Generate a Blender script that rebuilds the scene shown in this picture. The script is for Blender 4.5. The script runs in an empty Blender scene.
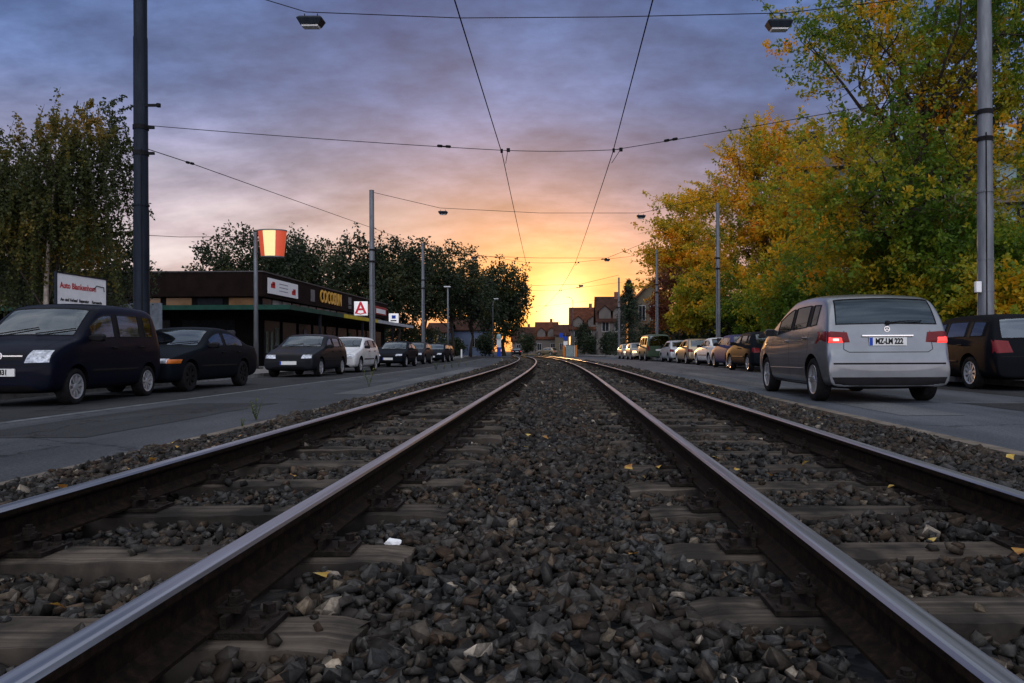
import bpy, bmesh, math, random
import numpy as np
from mathutils import Vector, Matrix
from mathutils.bvhtree import BVHTree

random.seed(7)
RNG = np.random.default_rng(11)
R = math.radians
scn = bpy.context.scene
COL = scn.collection

# ------------------------------------------------------------------ camera model
F, VX, VY, HC, ROLL = 790.0, 562.0, 351.0, 0.755, R(0.25)

def P(px, py, d):
    """point at depth d (metres along the street) that the photograph shows at px, py"""
    dx, dy = px - VX, py - VY
    x = dx * math.cos(ROLL) - dy * math.sin(ROLL)
    y = dx * math.sin(ROLL) + dy * math.cos(ROLL)
    return Vector((x * d / F, d, HC - y * d / F))

def PX(px, d, z=0.0):
    """x of a point at depth d and height z seen in image column px"""
    py = VY - (z - HC) * F / d
    return P(px, py, d).x

def cv(d):
    """sideways drift of the street, which bends gently to the left"""
    if d < 15: return 0.0
    if d < 95: return -(d - 15) ** 2 / 1600.0
    return -4.0 - (d - 95) * 0.1

def cvs(d):
    return 0.0 if d < 15 else (-(d - 15) / 800.0 if d < 95 else -0.1)

# ------------------------------------------------------------------ node helpers
class N:
    def __init__(s, nt):
        s.nt = nt
    def new(s, t, **kw):
        n = s.nt.nodes.new(t)
        for k, v in kw.items():
            setattr(n, k, v)
        return n
    def link(s, a, b):
        s.nt.links.new(a, b)
    def put(s, sock, v):
        if isinstance(v, bpy.types.NodeSocket):
            s.link(v, sock)
        else:
            sock.default_value = v
    def math(s, op, a, b=None, c=None, clamp=False):
        n = s.new('ShaderNodeMath', operation=op)
        n.use_clamp = clamp
        s.put(n.inputs[0], a)
        if b is not None: s.put(n.inputs[1], b)
        if c is not None: s.put(n.inputs[2], c)
        return n.outputs[0]
    def mix(s, f, a, b, blend='MIX'):
        n = s.new('ShaderNodeMix', data_type='RGBA', blend_type=blend)
        s.put(n.inputs[0], f)
        s.put(n.inputs[6], a if not isinstance(a, tuple) else (*a[:3], 1))
        s.put(n.inputs[7], b if not isinstance(b, tuple) else (*b[:3], 1))
        return n.outputs[2]
    def ramp(s, f, stops, interp='LINEAR'):
        n = s.new('ShaderNodeValToRGB')
        n.color_ramp.interpolation = interp
        el = n.color_ramp.elements
        while len(el) > 1: el.remove(el[-1])
        el[0].position = stops[0][0]; el[0].color = (*stops[0][1], 1)
        for p, c in stops[1:]:
            e = el.new(p); e.color = (*c, 1)
        s.put(n.inputs[0], f)
        return n.outputs[0]
    def noise(s, vec, scale, detail=4, rough=0.55, out=0):
        n = s.new('ShaderNodeTexNoise')
        if vec is not None: s.link(vec, n.inputs['Vector'])
        n.inputs['Scale'].default_value = scale
        n.inputs['Detail'].default_value = detail
        n.inputs['Roughness'].default_value = rough
        return n.outputs[out]
    def mapping(s, vec, scale=(1, 1, 1), loc=(0, 0, 0)):
        n = s.new('ShaderNodeMapping')
        s.link(vec, n.inputs['Vector'])
        n.inputs['Scale'].default_value = scale
        n.inputs['Location'].default_value = loc
        return n.outputs[0]
    def bump(s, h, strength=0.5, dist=0.02):
        n = s.new('ShaderNodeBump')
        n.inputs['Strength'].default_value = strength
        n.inputs['Distance'].default_value = dist
        s.link(h, n.inputs['Height'])
        return n.outputs[0]

def newmat(name):
    m = bpy.data.materials.new(name)
    m.use_nodes = True
    nt = m.node_tree
    nt.nodes.clear()
    n = N(nt)
    out = n.new('ShaderNodeOutputMaterial')
    return m, n, out

def principled(n, out, color, rough=0.6, metal=0.0, normal=None, **kw):
    b = n.new('ShaderNodeBsdfPrincipled')
    b.inputs['Specular IOR Level'].default_value = .04
    n.put(b.inputs['Base Color'], (*color, 1) if isinstance(color, tuple) else color)
    n.put(b.inputs['Roughness'], rough)
    n.put(b.inputs['Metallic'], metal)
    if normal is not None: n.link(normal, b.inputs['Normal'])
    for k, v in kw.items():
        n.put(b.inputs[k.replace('_', ' ')], v)
    n.link(b.outputs[0], out.inputs[0])
    return b

def objco(n):
    return n.new('ShaderNodeTexCoord').outputs['Object']

def worldpos(n):
    return n.new('ShaderNodeNewGeometry').outputs['Position']

def island(n):
    return n.new('ShaderNodeNewGeometry').outputs['Random Per Island']

def simple(name, color, rough=0.6, metal=0.0, var=0.25, scale=6.0, bump=0.0, spec=None, emit=None):
    m, n, out = newmat(name)
    v = worldpos(n)
    f = n.noise(v, scale, 5)
    lo = tuple(c * (1 - var) for c in color); hi = tuple(min(1, c * (1 + var)) for c in color)
    c = n.ramp(f, [(0.3, lo), (0.7, hi)])
    nm = n.bump(n.noise(v, scale * 8, 3), bump, 0.01) if bump else None
    b = principled(n, out, c, rough, metal, nm)
    b.inputs['Specular IOR Level'].default_value = spec if spec is not None else (.5 if rough < .45 else .04)
    if emit:
        b.inputs['Emission Color'].default_value = (*emit[:3], 1)
        b.inputs['Emission Strength'].default_value = emit[3]
    return m

M = {}
def stone_mat():
    m, n, out = newmat('ballast_stone')
    r = island(n)
    c = n.ramp(r, [(0.0, (.022, .023, .024)), (.2, (.045, .047, .05)), (.42, (.072, .076, .08)), (.6, (.038, .038, .038)),
                   (.76, (.068, .062, .055)), (.85, (.060, .043, .033)), (.91, (.095, .075, .058)), (.965, (.085, .09, .095)), (.988, (.20, .17, .13)), (1, (.38, .35, .31))])
    v = worldpos(n)
    f = n.noise(v, 75, 6, .7)
    c = n.mix(1.0, c, (.60, .575, .545), 'MULTIPLY')
    fa = n.new('ShaderNodeAttribute', attribute_name='facet').outputs['Fac']
    c = n.mix(1.0, c, n.ramp(fa, [(0, (.38, .38, .38)), (.5, (.85, .84, .83)), (1, (1.75, 1.7, 1.62))]), 'MULTIPLY')
    c2 = n.mix(.6, c, n.ramp(f, [(.3, (.25, .25, .25)), (.72, (1.9, 1.85, 1.8))]), 'MULTIPLY')
    patch = n.noise(v, 1.3, 3)
    c3 = n.mix(n.ramp(patch, [(.45, (0, 0, 0)), (.7, (.5, .5, .5))]), c2, (.055, .038, .026))
    principled(n, out, c3, .72, 0, n.bump(n.noise(v, 160, 3, .6), .25, .003))
    return m
M['stone'] = stone_mat()

def ballast_ground():
    m, n, out = newmat('ballast_bed_ground')
    v = worldpos(n)
    vo = n.new('ShaderNodeTexVoronoi'); vo.inputs['Scale'].default_value = 17
    n.link(v, vo.inputs['Vector'])
    c = n.ramp(vo.outputs['Color'], [(0, (.02, .02, .021)), (.5, (.055, .057, .06)), (.8, (.07, .06, .052)), (1, (.12, .11, .10))])
    d = n.math('MULTIPLY', vo.outputs['Distance'], -1.0)
    principled(n, out, c, .85, 0, n.bump(d, 1.0, .05))
    return m
M['bed'] = ballast_ground()

def asphalt(name, base, tint=(1, 1, 1.04)):
    m, n, out = newmat(name)
    v = worldpos(n)
    f1 = n.noise(v, 90, 4, .7)
    f2 = n.noise(n.mapping(v, (1.1, .16, 1)), 1.2, 5, .6)
    f3 = n.noise(v, .35, 3)
    a = tuple(base * t for t in tint)
    c = n.ramp(f2, [(.3, tuple(x * .62 for x in a)), (.55, a), (.75, tuple(x * 1.35 for x in a))])
    c = n.mix(.7, c, n.ramp(n.noise(v, 42, 5, .75), [(.34, (.35, .35, .35)), (.66, (1.75, 1.75, 1.75))]), 'MULTIPLY')
    c = n.mix(.4, c, n.ramp(f3, [(.35, (.65, .65, .65)), (.65, (1.25, 1.25, 1.25))]), 'MULTIPLY')
    # hairline cracks and tar seams
    vo = n.new('ShaderNodeTexVoronoi', feature='DISTANCE_TO_EDGE'); vo.inputs['Scale'].default_value = .33
    wv = n.new('ShaderNodeVectorMath', operation='ADD')
    n.link(v, wv.inputs[0]); n.link(n.noise(v, 1.5, 4, .6, 1), wv.inputs[1])
    n.link(wv.outputs[0], vo.inputs['Vector'])
    cr = n.ramp(vo.outputs['Distance'], [(0, (.35, .35, .35)), (.012, (1, 1, 1))])
    c = n.mix(.8, c, cr, 'MULTIPLY')
    principled(n, out, c, n.ramp(f2, [(.3, (.62, .62, .62)), (.7, (.85, .85, .85))]), 0, n.bump(f1, .45, .012))
    return m
M['asphalt'] = asphalt('asphalt', .056, (.95, 1, 1.10))
M['asphalt_dark'] = asphalt('asphalt_right', .078, (.92, 1, 1.14))
M['pavement'] = simple('pavement_slabs', (.14, .135, .13), .85, 0, .3, 3, .3)
M['soil'] = simple('soil_ground', (.035, .04, .022), .95, 0, .5, .6, .4)
M['kerb'] = simple('kerb_concrete', (.13, .11, .09), .85, 0, .4, 5, .5)
M['kerbstone'] = simple('kerb_granite', (.20, .20, .20), .8, 0, .3, 7, .4)
M['paint_line'] = simple('worn_road_paint', (.10, .105, .11), .7, 0, .5, 5)

def wood_mat():
    m, n, out = newmat('sleeper_wood')
    v = n.mapping(objco(n), (.22, 40, 2))
    oi = n.new('ShaderNodeObjectInfo')
    va = n.new('ShaderNodeVectorMath', operation='ADD')
    n.link(v, va.inputs[0])
    cx = n.new('ShaderNodeCombineXYZ'); n.link(n.math('MULTIPLY', oi.outputs['Random'], 60), cx.inputs[0]); n.link(cx.outputs[0], va.inputs[1])
    f = n.noise(va.outputs[0], 1.0, 6, .65)
    c = n.ramp(f, [(.30, (.008, .007, .006)), (.40, (.04, .034, .029)), (.54, (.075, .063, .052)), (.75, (.14, .118, .098))])
    big = n.noise(worldpos(n), 5, 4)
    c = n.mix(n.ramp(big, [(.42, (0, 0, 0)), (.62, (.85, .85, .85))]), c, (.018, .017, .016))
    tone = n.ramp(oi.outputs['Random'], [(0, (.75, .75, .75)), (1, (1.3, 1.25, 1.2))])
    c = n.mix(1.0, c, tone, 'MULTIPLY')
    principled(n, out, c, .8, 0, n.bump(f, .8, .012))
    return m
M['wood'] = wood_mat()

def rail_mats():
    m, n, out = newmat('rail_head_polished_steel')
    v = worldpos(n)
    f = n.noise(n.mapping(v, (60, .8, 1)), 1.0, 4)
    c = n.ramp(f, [(.3, (.24, .25, .275)), (.7, (.43, .44, .47))])
    principled(n, out, c, n.ramp(f, [(.3, (.30, .30, .30)), (.7, (.42, .42, .42))]), 1.0)
    M['rail_top'] = m
    m, n, out = newmat('rail_rusty_side')
    v = worldpos(n)
    f = n.noise(v, 28, 6, .7)
    c = n.ramp(f, [(.25, (.004, .003, .003)), (.5, (.013, .009, .007)), (.75, (.032, .020, .013))])
    principled(n, out, c, .78, .25, n.bump(f, .5, .006))
    M['rail_side'] = m
rail_mats()
M['iron'] = simple('rusty_iron', (.022, .017, .015), .6, .5, .5, 30, .5)

def pole_mat(name, base):
    m, n, out = newmat(name)
    v = n.mapping(worldpos(n), (5, 5, .8))
    f = n.noise(v, 1.5, 6, .65)
    c = n.ramp(f, [(.3, tuple(x * .6 for x in base)), (.6, base), (.8, tuple(x * 1.35 for x in base))])
    principled(n, out, c, .5, .35, n.bump(f, .3, .01))
    return m
M['pole'] = pole_mat('galvanised_pole_steel', (.16, .17, .185))
M['pole_dark'] = pole_mat('painted_pole_steel', (.018, .023, .032))
M['wire'] = simple('dark_copper_wire', (.012, .012, .014), .6, .3, .1)
M['black'] = simple('black_plastic', (.012, .012, .013), .5, 0, .2)
M['tyre'] = simple('tyre_rubber', (.014, .014, .015), .85, 0, .3, 20, .2)
M['alloy'] = simple('alloy_rim', (.55, .56, .58), .32, .9, .12)
M['hubcap'] = simple('hubcap_silver', (.42, .43, .45), .4, .6, .15)
M['chrome'] = simple('chrome_trim', (.7, .7, .72), .15, 1, .05)
M['white'] = simple('white_sheet', (.72, .72, .72), .5, 0, .06)
M['plate_white'] = simple('number_plate_white', (.62, .62, .60), .45, 0, .05)
M['plate_blue'] = simple('number_plate_blue', (.02, .06, .35), .45, 0, .05)
M['ink'] = simple('black_ink', (.012, .012, .012), .6, 0, .05)
M['ink_red'] = simple('red_ink', (.45, .03, .03), .5, 0, .1)
M['under'] = simple('underbody_black', (.006, .006, .007), .9, 0, .2)
M['seat'] = simple('seat_fabric', (.03, .03, .034), .9, 0, .3, 30)
M['lens'] = simple('clear_headlight_lens', (.36, .38, .42), .12, .35, .75, 16)
M['tail_red'] = simple('red_tail_lens', (.12, .005, .008), .25, 0, .15, spec=.2)
M['tail_lit'] = simple('lit_tail_lamp', (.6, .02, .02), .3, 0, .05, emit=(1.0, .05, .04, 1.2))
M['tail_core'] = simple('lit_tail_bulb', (.8, .2, .2), .3, 0, .05, emit=(1.0, .3, .25, 3.0))
M['amber'] = simple('amber_lens', (.5, .12, .01), .2, 0, .1)
M['amber_far'] = simple('lit_amber_lamp', (.8, .3, .05), .3, 0, .1, emit=(1, .42, .08, 6))

def glass_mat(name, tint, gloss=1.0, ior=1.8):
    m, n, out = newmat(name)
    tr = n.new('ShaderNodeBsdfTransparent'); tr.inputs[0].default_value = (*tint, 1)
    gl = n.new('ShaderNodeBsdfGlossy'); gl.inputs['Roughness'].default_value = .03
    gl.inputs[0].default_value = (*gloss, 1) if isinstance(gloss, tuple) else (gloss, gloss, gloss, 1)
    fr = n.new('ShaderNodeFresnel'); fr.inputs[0].default_value = ior
    mx = n.new('ShaderNodeMixShader')
    n.link(n.math('MULTIPLY_ADD', fr.outputs[0], 1.0, .05, clamp=True), mx.inputs[0])
    n.link(tr.outputs[0], mx.inputs[1]); n.link(gl.outputs[0], mx.inputs[2]); n.link(mx.outputs[0], out.inputs[0])
    return m
M['privacy'] = glass_mat('dark_privacy_glass', (.07, .10, .12), (.36, .46, .56), 1.5)
M['glass'] = glass_mat('tinted_car_glass', (.26, .31, .33), (.75, .85, .95))
M['window'] = simple('dark_window_pane', (.012, .014, .017), .25, 0, .3, spec=.06)
M['window_warm'] = simple('lamplit_window_pane', (.14, .075, .03), .3, 0, .4, 2, emit=(1, .40, .1, .008))

def car_paint(name, color, metal=.35, rough=.3, coat=.22):
    m, n, out = newmat(name)
    g = n.new('ShaderNodeNewGeometry')
    f = n.noise(g.outputs['Position'], 2.5, 4)
    lo = tuple(c * .85 for c in color); hi = tuple(min(1, c * 1.1) for c in color)
    c = n.ramp(f, [(.3, lo), (.7, hi)])
    c = n.mix(g.outputs['Backfacing'], c, (.02, .02, .02))        # headlining and inner panels
    z = n.new('ShaderNodeSeparateXYZ'); n.link(g.outputs['Position'], z.inputs[0])
    dust = n.math('MULTIPLY', n.noise(g.outputs['Position'], 14, 4), .14)
    rr = n.math('ADD', dust, rough - .05)
    b = principled(n, out, c, rr, metal)
    b.inputs['Coat Weight'].default_value = coat; b.inputs['Specular IOR Level'].default_value = .25 if coat > .1 else .03
    b.inputs['Coat Roughness'].default_value = .06
    return m

def leaf_mat(name, stops, clump=.5, trans=.45, clump_stops=None):
    m, n, out = newmat(name)
    r = island(n)
    pos = worldpos(n)
    f = n.noise(pos, clump, 3, .6)
    s = n.math('ADD', n.math('MULTIPLY', r, .22), n.math('MULTIPLY_ADD', f, 2.3, -.76), clamp=True)
    c = n.ramp(s, stops)
    d = n.new('ShaderNodeBsdfPrincipled')
    n.link(c, d.inputs['Base Color']); d.inputs['Roughness'].default_value = .55
    d.inputs['Specular IOR Level'].default_value = .3
    t = n.new('ShaderNodeBsdfTranslucent'); n.link(c, t.inputs[0])
    mx = n.new('ShaderNodeMixShader'); mx.inputs[0].default_value = trans
    n.link(d.outputs[0], mx.inputs[1]); n.link(t.outputs[0], mx.inputs[2]); n.link(mx.outputs[0], out.inputs[0])
    return m
M['leaf_maple'] = leaf_mat('autumn_maple_leaves', [(0, (.04, .095, .010)), (.36, (.10, .17, .012)), (.54, (.25, .255, .014)), (.74, (.50, .31, .010)), (1, (.70, .26, .006))], .34, .5)
M['leaf_gold'] = leaf_mat('golden_maple_leaves', [(0, (.10, .14, .012)), (.30, (.26, .24, .015)), (.55, (.55, .35, .014)), (.80, (.70, .31, .010)), (1, (.65, .17, .008))], .5, .5)
M['leaf_yellowgreen'] = leaf_mat('yellow_green_leaves', [(0, (.08, .14, .012)), (.4, (.20, .24, .016)), (.7, (.40, .32, .02)), (1, (.55, .30, .02))], .7, .5)
M['leaf_red'] = leaf_mat('russet_leaves', [(0, (.05, .018, .012)), (.4, (.13, .03, .015)), (.7, (.20, .09, .015)), (1, (.22, .13, .02))], .5)
M['leaf_birch'] = leaf_mat('birch_leaves', [(0, (.025, .035, .012)), (.6, (.05, .065, .016)), (.82, (.16, .12, .02)), (1, (.34, .19, .03))], .3)
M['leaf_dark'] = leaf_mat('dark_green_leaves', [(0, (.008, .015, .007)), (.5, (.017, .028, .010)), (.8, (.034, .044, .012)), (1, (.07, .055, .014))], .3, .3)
M['leaf_conifer'] = leaf_mat('spruce_needles', [(0, (.008, .016, .010)), (.6, (.018, .032, .016)), (1, (.035, .05, .022))], .8, .15)
M['weed'] = leaf_mat('weed_leaves', [(0, (.035, .06, .015)), (.6, (.08, .11, .02)), (1, (.2, .17, .05))], 3, .4)
M['bark'] = simple('dark_bark', (.05, .042, .034), .9, 0, .45, 14, .8)
M['birch_bark'] = simple('pale_birch_bark', (.36, .31, .26), .8, 0, .45, 9, .5)
M['litter_leaf'] = leaf_mat('fallen_leaf', [(0, (.10, .05, .02)), (.35, (.32, .14, .03)), (.7, (.50, .34, .06)), (1, (.55, .48, .3))], 9, .25)

# ------------------------------------------------------------------ mesh helpers
class MB:
    def __init__(s):
        s.v, s.f, s.m = [], [], []
    def add(s, verts, faces, mi=0):
        o = len(s.v)
        s.v += [tuple(p) for p in verts]
        for f in faces:
            s.f.append(tuple(i + o for i in f)); s.m.append(mi)
        return s
    def box(s, x0, y0, z0, x1, y1, z1, mi=0, mat=None):
        v = [Vector(p) for p in ((x0, y0, z0), (x1, y0, z0), (x1, y1, z0), (x0, y1, z0), (x0, y0, z1), (x1, y0, z1), (x1, y1, z1), (x0, y1, z1))]
        if mat is not None: v = [mat @ p for p in v]
        return s.add(v, [(3, 2, 1, 0), (4, 5, 6, 7), (0, 1, 5, 4), (1, 2, 6, 5), (2, 3, 7, 6), (3, 0, 4, 7)], mi)
    def tube(s, pts, radii, n=8, mi=0, cap=True):
        pts = [Vector(p) for p in pts]
        if not hasattr(radii, '__len__'): radii = [radii] * len(pts)
        rings = []
        up = Vector((0, 0, 1))
        prev = None
        for i, p in enumerate(pts):
            a = pts[max(0, i - 1)]; b = pts[min(len(pts) - 1, i + 1)]
            t = (b - a).normalized()
            if prev is None:
                ref = up if abs(t.z) < .9 else Vector((1, 0, 0))
                u = t.cross(ref).normalized()
            else:
                u = (prev - t * prev.dot(t)).normalized()
            prev = u
            w = t.cross(u)
            rings.append([p + (u * math.cos(2 * math.pi * k / n) + w * math.sin(2 * math.pi * k / n)) * radii[i] for k in range(n)])
        v = [q for r in rings for q in r]
        f = []
        for i in range(len(pts) - 1):
            for k in range(n):
                f.append((i * n + k, i * n + (k + 1) % n, (i + 1) * n + (k + 1) % n, (i + 1) * n + k))
        if cap:
            f.append(tuple(range(n - 1, -1, -1)))
            f.append(tuple((len(pts) - 1) * n + k for k in range(n)))
        return s.add(v, f, mi)
    def lathe(s, prof, n=24, axis='z', origin=(0, 0, 0), mi=0, closed=False):
        """prof: (radius, along) pairs"""
        v = []
        for r, h in prof:
            for k in range(n):
                a = 2 * math.pi * k / n
                c, q = r * math.cos(a), r * math.sin(a)
                p = (c, q, h) if axis == 'z' else ((c, h, q) if axis == 'y' else (h, c, q))
                v.append((p[0] + origin[0], p[1] + origin[1], p[2] + origin[2]))
        f = []
        m = len(prof)
        for i in range(m - 1 if not closed else m):
            j = (i + 1) % m
            for k in range(n):
                q = (i * n + k, i * n + (k + 1) % n, j * n + (k + 1) % n, j * n + k)
                f.append(q if axis != 'y' else q[::-1])
        return s.add(v, f, mi)
    def prism(s, poly, z0, z1, mi=0, mat=None):
        """polygon in xy, counter-clockwise, extruded along z"""
        n = len(poly)
        v = [Vector((x, y, z0)) for x, y in poly] + [Vector((x, y, z1)) for x, y in poly]
        if mat is not None: v = [mat @ p for p in v]
        f = [tuple(range(n - 1, -1, -1)), tuple(range(n, 2 * n))] + [(i, (i + 1) % n, n + (i + 1) % n, n + i) for i in range(n)]
        return s.add(v, f, mi)
    def mesh(s, name, mats, smooth=False):
        me = bpy.data.meshes.new(name)
        me.from_pydata(s.v, [], s.f)
        for m in mats: me.materials.append(m)
        if len(mats) > 1: me.polygons.foreach_set('material_index', s.m)
        if smooth: me.polygons.foreach_set('use_smooth', [True] * len(s.f))
        me.update()
        return me
    def build(s, name, mats, parent=None, smooth=False, angle=None):
        if not isinstance(mats, (list, tuple)): mats = [mats]
        me = s.mesh(name, mats, smooth)
        if smooth and angle: me.set_sharp_from_angle(angle=angle)
        return link(name, me, parent)

def link(name, me, parent=None):
    o = bpy.data.objects.new(name, me)
    COL.objects.link(o)
    if parent is not None: o.parent = parent
    return o

def tag(o, label=None, cat=None, group=None, kind=None):
    if label: o['label'] = label
    if cat: o['category'] = cat
    if group: o['group'] = group
    if kind: o['kind'] = kind
    return o

def thing(name, label, cat, loc=(0, 0, 0), rz=0.0, group=None):
    o = bpy.data.objects.new(name, None)
    COL.objects.link(o)
    o.location = loc; o.rotation_euler = (0, 0, rz)
    o.empty_display_size = .2
    return tag(o, label, cat, group)

def bevel_obj(o, w=.01, seg=2):
    md = o.modifiers.new('bevel', 'BEVEL'); md.width = w; md.segments = seg; md.limit_method = 'ANGLE'
    return o

def text_mesh(body, size, mat_, name, extrude=.002, align='CENTER', bold=0.0):
    cu = bpy.data.curves.new(name, 'FONT')
    cu.body = body; cu.size = size; cu.align_x = align; cu.align_y = 'CENTER'; cu.extrude = extrude; cu.offset = bold
    cu.resolution_u = 3
    o = bpy.data.objects.new(name, cu); COL.objects.link(o)
    bpy.context.view_layer.update()
    me = bpy.data.meshes.new_from_object(o.evaluated_get(bpy.context.evaluated_depsgraph_get()))
    bpy.data.objects.remove(o); bpy.data.curves.remove(cu)
    me.name = name
    me.materials.clear(); me.materials.append(mat_)
    return me

def np_mesh(name, V, Fc, mats, smooth=False):
    """V (n,3) and Fc (m,k) numpy arrays, all faces k-sided"""
    me = bpy.data.meshes.new(name)
    k = Fc.shape[1]
    me.vertices.add(len(V)); me.vertices.foreach_set('co', V.astype(np.float32).ravel())
    me.loops.add(Fc.size); me.loops.foreach_set('vertex_index', Fc.astype(np.int32).ravel())
    me.polygons.add(len(Fc))
    me.polygons.foreach_set('loop_start', np.arange(0, Fc.size, k, dtype=np.int32))
    if smooth: me.polygons.foreach_set('use_smooth', np.ones(len(Fc), dtype=bool))
    me.update(calc_edges=True)
    for m in mats: me.materials.append(m)
    return me

# ------------------------------------------------------------------ world, sun, camera
SUN_PX, SUN_PY = 490, 301
sd = Vector(((SUN_PX - VX) / F, 1, (VY - SUN_PY) / F)).normalized()
SUN_EL = math.asin(sd.z); SUN_AZ = math.atan2(sd.x, sd.y)

def build_world():
    w = bpy.data.worlds.new('World'); scn.world = w; w.use_nodes = True
    nt = w.node_tree; nt.nodes.clear(); n = N(nt)
    out = n.new('ShaderNodeOutputWorld')
    sky = n.new('ShaderNodeTexSky', sky_type='NISHITA')
    sky.sun_disc = False; sky.sun_elevation = SUN_EL; sky.sun_rotation = SUN_AZ
    sky.air_density = 1.3; sky.dust_density = 2.0
    bg1 = n.new('ShaderNodeBackground'); n.link(sky.outputs[0], bg1.inputs[0]); bg1.inputs[1].default_value = .018
    d = n.new('ShaderNodeTexCoord').outputs['Generated']
    sx = n.new('ShaderNodeSeparateXYZ'); n.link(d, sx.inputs[0])
    x, y, z = sx.outputs
    zc = n.math('MAXIMUM', z, 0.0)
    # cloud layers: direction projected on a flat ceiling of cloud
    inv = n.math('DIVIDE', 1.0, n.math('ADD', zc, .30))
    cx = n.new('ShaderNodeCombineXYZ')
    n.link(n.math('MULTIPLY', x, inv), cx.inputs[0]); n.link(n.math('MULTIPLY', y, inv), cx.inputs[1])
    cm = n.mapping(cx.outputs[0], (.75, 1.0, 1), (3.1, 1.7, 0))
    c1 = n.noise(n.mapping(d, (1, .35, 1.9), (2.2, 5.1, .7)), 4.2, 7, .55)
    cm2 = n.mapping(cx.outputs[0], (.9, 1.35, 1), (7.3, 4.2, 0))
    c2 = n.noise(cm2, 3.2, 6, .55)
    base = n.ramp(zc, [(0.0, (.40, .27, .22)), (.06, (.35, .25, .26)), (.13, (.225, .19, .28)), (.21, (.13, .148, .27)), (.30, (.066, .118, .285)), (.42, (.042, .092, .245)), (.60, (.36, .40, .48)), (1, (.72, .75, .80))])
    # pale gap in the cloud low on the left
    gx = n.math('ADD', x, .43); gz = n.math('SUBTRACT', z, .115)
    ge = n.math('ADD', n.math('MULTIPLY', n.math('MULTIPLY', gx, gx), 13.0), n.math('MULTIPLY', n.math('MULTIPLY', gz, gz), 170.0))
    gap = n.math('EXPONENT', n.math('MULTIPLY', ge, -1.0))
    # glow round the low sun
    px = n.math('SUBTRACT', x, .002); pz = n.math('SUBTRACT', z, .042)
    px2 = n.math('MULTIPLY', px, px); pz2 = n.math('MULTIPLY', pz, pz)
    fr = n.math('GREATER_THAN', y, 0.0)
    def glow(kx, kz):
        e = n.math('SQRT', n.math('ADD', n.math('MULTIPLY', px2, kx), n.math('MULTIPLY', pz2, kz)))
        return n.math('MULTIPLY', n.math('EXPONENT', n.math('MULTIPLY', e, -1.0)), fr)
    def glow2(kx, kz):
        e = n.math('ADD', n.math('MULTIPLY', px2, kx), n.math('MULTIPLY', pz2, kz))
        return n.math('MULTIPLY', n.math('EXPONENT', n.math('MULTIPLY', e, -1.0)), fr)
    g_wide = glow2(21, 72); g_mid = glow2(95, 120); g_core = glow2(760, 420)
    c3 = n.noise(n.mapping(cx.outputs[0], (1.0, 1.6, 1), (1.3, 9.2, 0)), 10, 6, .6)
    cl3 = n.ramp(c3, [(.32, (.74, .77, .83)), (.5, (1, 1, 1)), (.68, (1.28, 1.22, 1.18))])
    cl1 = n.ramp(c1, [(.32, (.50, .55, .66)), (.5, (.98, 1, 1.02)), (.67, (1.65, 1.52, 1.42))])
    cl2 = n.ramp(c2, [(.3, (.68, .70, .74)), (.5, (1, 1, 1)), (.72, (1.36, 1.3, 1.26))])
    cl2 = n.mix(1.0, cl2, cl3, 'MULTIPLY')
    col = n.mix(1.0, n.mix(1.0, base, cl1, 'MULTIPLY'), cl2, 'MULTIPLY')
    col = n.mix(n.math('MULTIPLY', gap, n.ramp(c2, [(.35, (.25, .25, .25)), (.65, (1, 1, 1))])), col, (.66, .62, .66))
    col = n.mix(n.math('MULTIPLY', g_wide, .85), col, n.mix(.65, (.56, .27, .165), cl2, 'MULTIPLY'))
    col = n.mix(n.math('MULTIPLY', g_mid, .95), col, n.mix(.7, (1.15, .41, .05), cl2, 'MULTIPLY'))
    col = n.mix(n.math('MULTIPLY', g_core, 1.0), col, (1.7, 1.35, .72))
    bk = n.math('MULTIPLY_ADD', y, -1.4, 0.0, clamp=True)
    col = n.mix(n.math('MULTIPLY', bk, .75), col, n.mix(1.0, (.27, .27, .28), cl2, 'MULTIPLY'))
    bg2 = n.new('ShaderNodeBackground'); n.link(col, bg2.inputs[0]); bg2.inputs[1].default_value = 1.0
    # the cloud ceiling behind and above is brighter than the strip ahead
    back = n.math('MULTIPLY_ADD', n.math('MAXIMUM', n.math('MULTIPLY', y, -1.0), 0.0), 5.2, 1.0)
    n.link(back, bg2.inputs[1])
    ad = n.new('ShaderNodeAddShader'); n.link(bg1.outputs[0], ad.inputs[0]); n.link(bg2.outputs[0], ad.inputs[1])
    n.link(ad.outputs[0], out.inputs[0])
build_world()

def build_sun_camera():
    l = bpy.data.lights.new('sun', 'SUN'); l.energy = .6; l.angle = R(.6); l.color = (1, .52, .20)
    o = bpy.data.objects.new('sun', l); COL.objects.link(o)
    o.rotation_euler = sd.to_track_quat('Z', 'Y').to_euler()
    o.location = (0, 0, 30)
    cam = bpy.data.cameras.new('camera'); co = bpy.data.objects.new('camera', cam); COL.objects.link(co)
    cam.sensor_width = 36; cam.lens = 36 * F / 1024
    cam.shift_x = -(VX - 512) / 1024; cam.shift_y = (VY - 341.5) / 1024
    cam.clip_end = 5000; cam.clip_start = .05
    co.matrix_world = Matrix.Translation((0, 0, HC)) @ Matrix.Rotation(ROLL, 4, 'Y') @ Matrix.Rotation(R(90), 4, 'X')
    scn.camera = co
build_sun_camera()
vs = scn.view_settings
vs.view_transform = 'Standard'; vs.look = 'None'; vs.exposure = .22; vs.gamma = 1
scn.cycles.use_denoising = True
scn.cycles.max_bounces = 6; scn.cycles.diffuse_bounces = 2; scn.cycles.transparent_max_bounces = 12
scn.cycles.sample_clamp_indirect = 6
scn.cycles.caustics_reflective = False; scn.cycles.caustics_refractive = False

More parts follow.
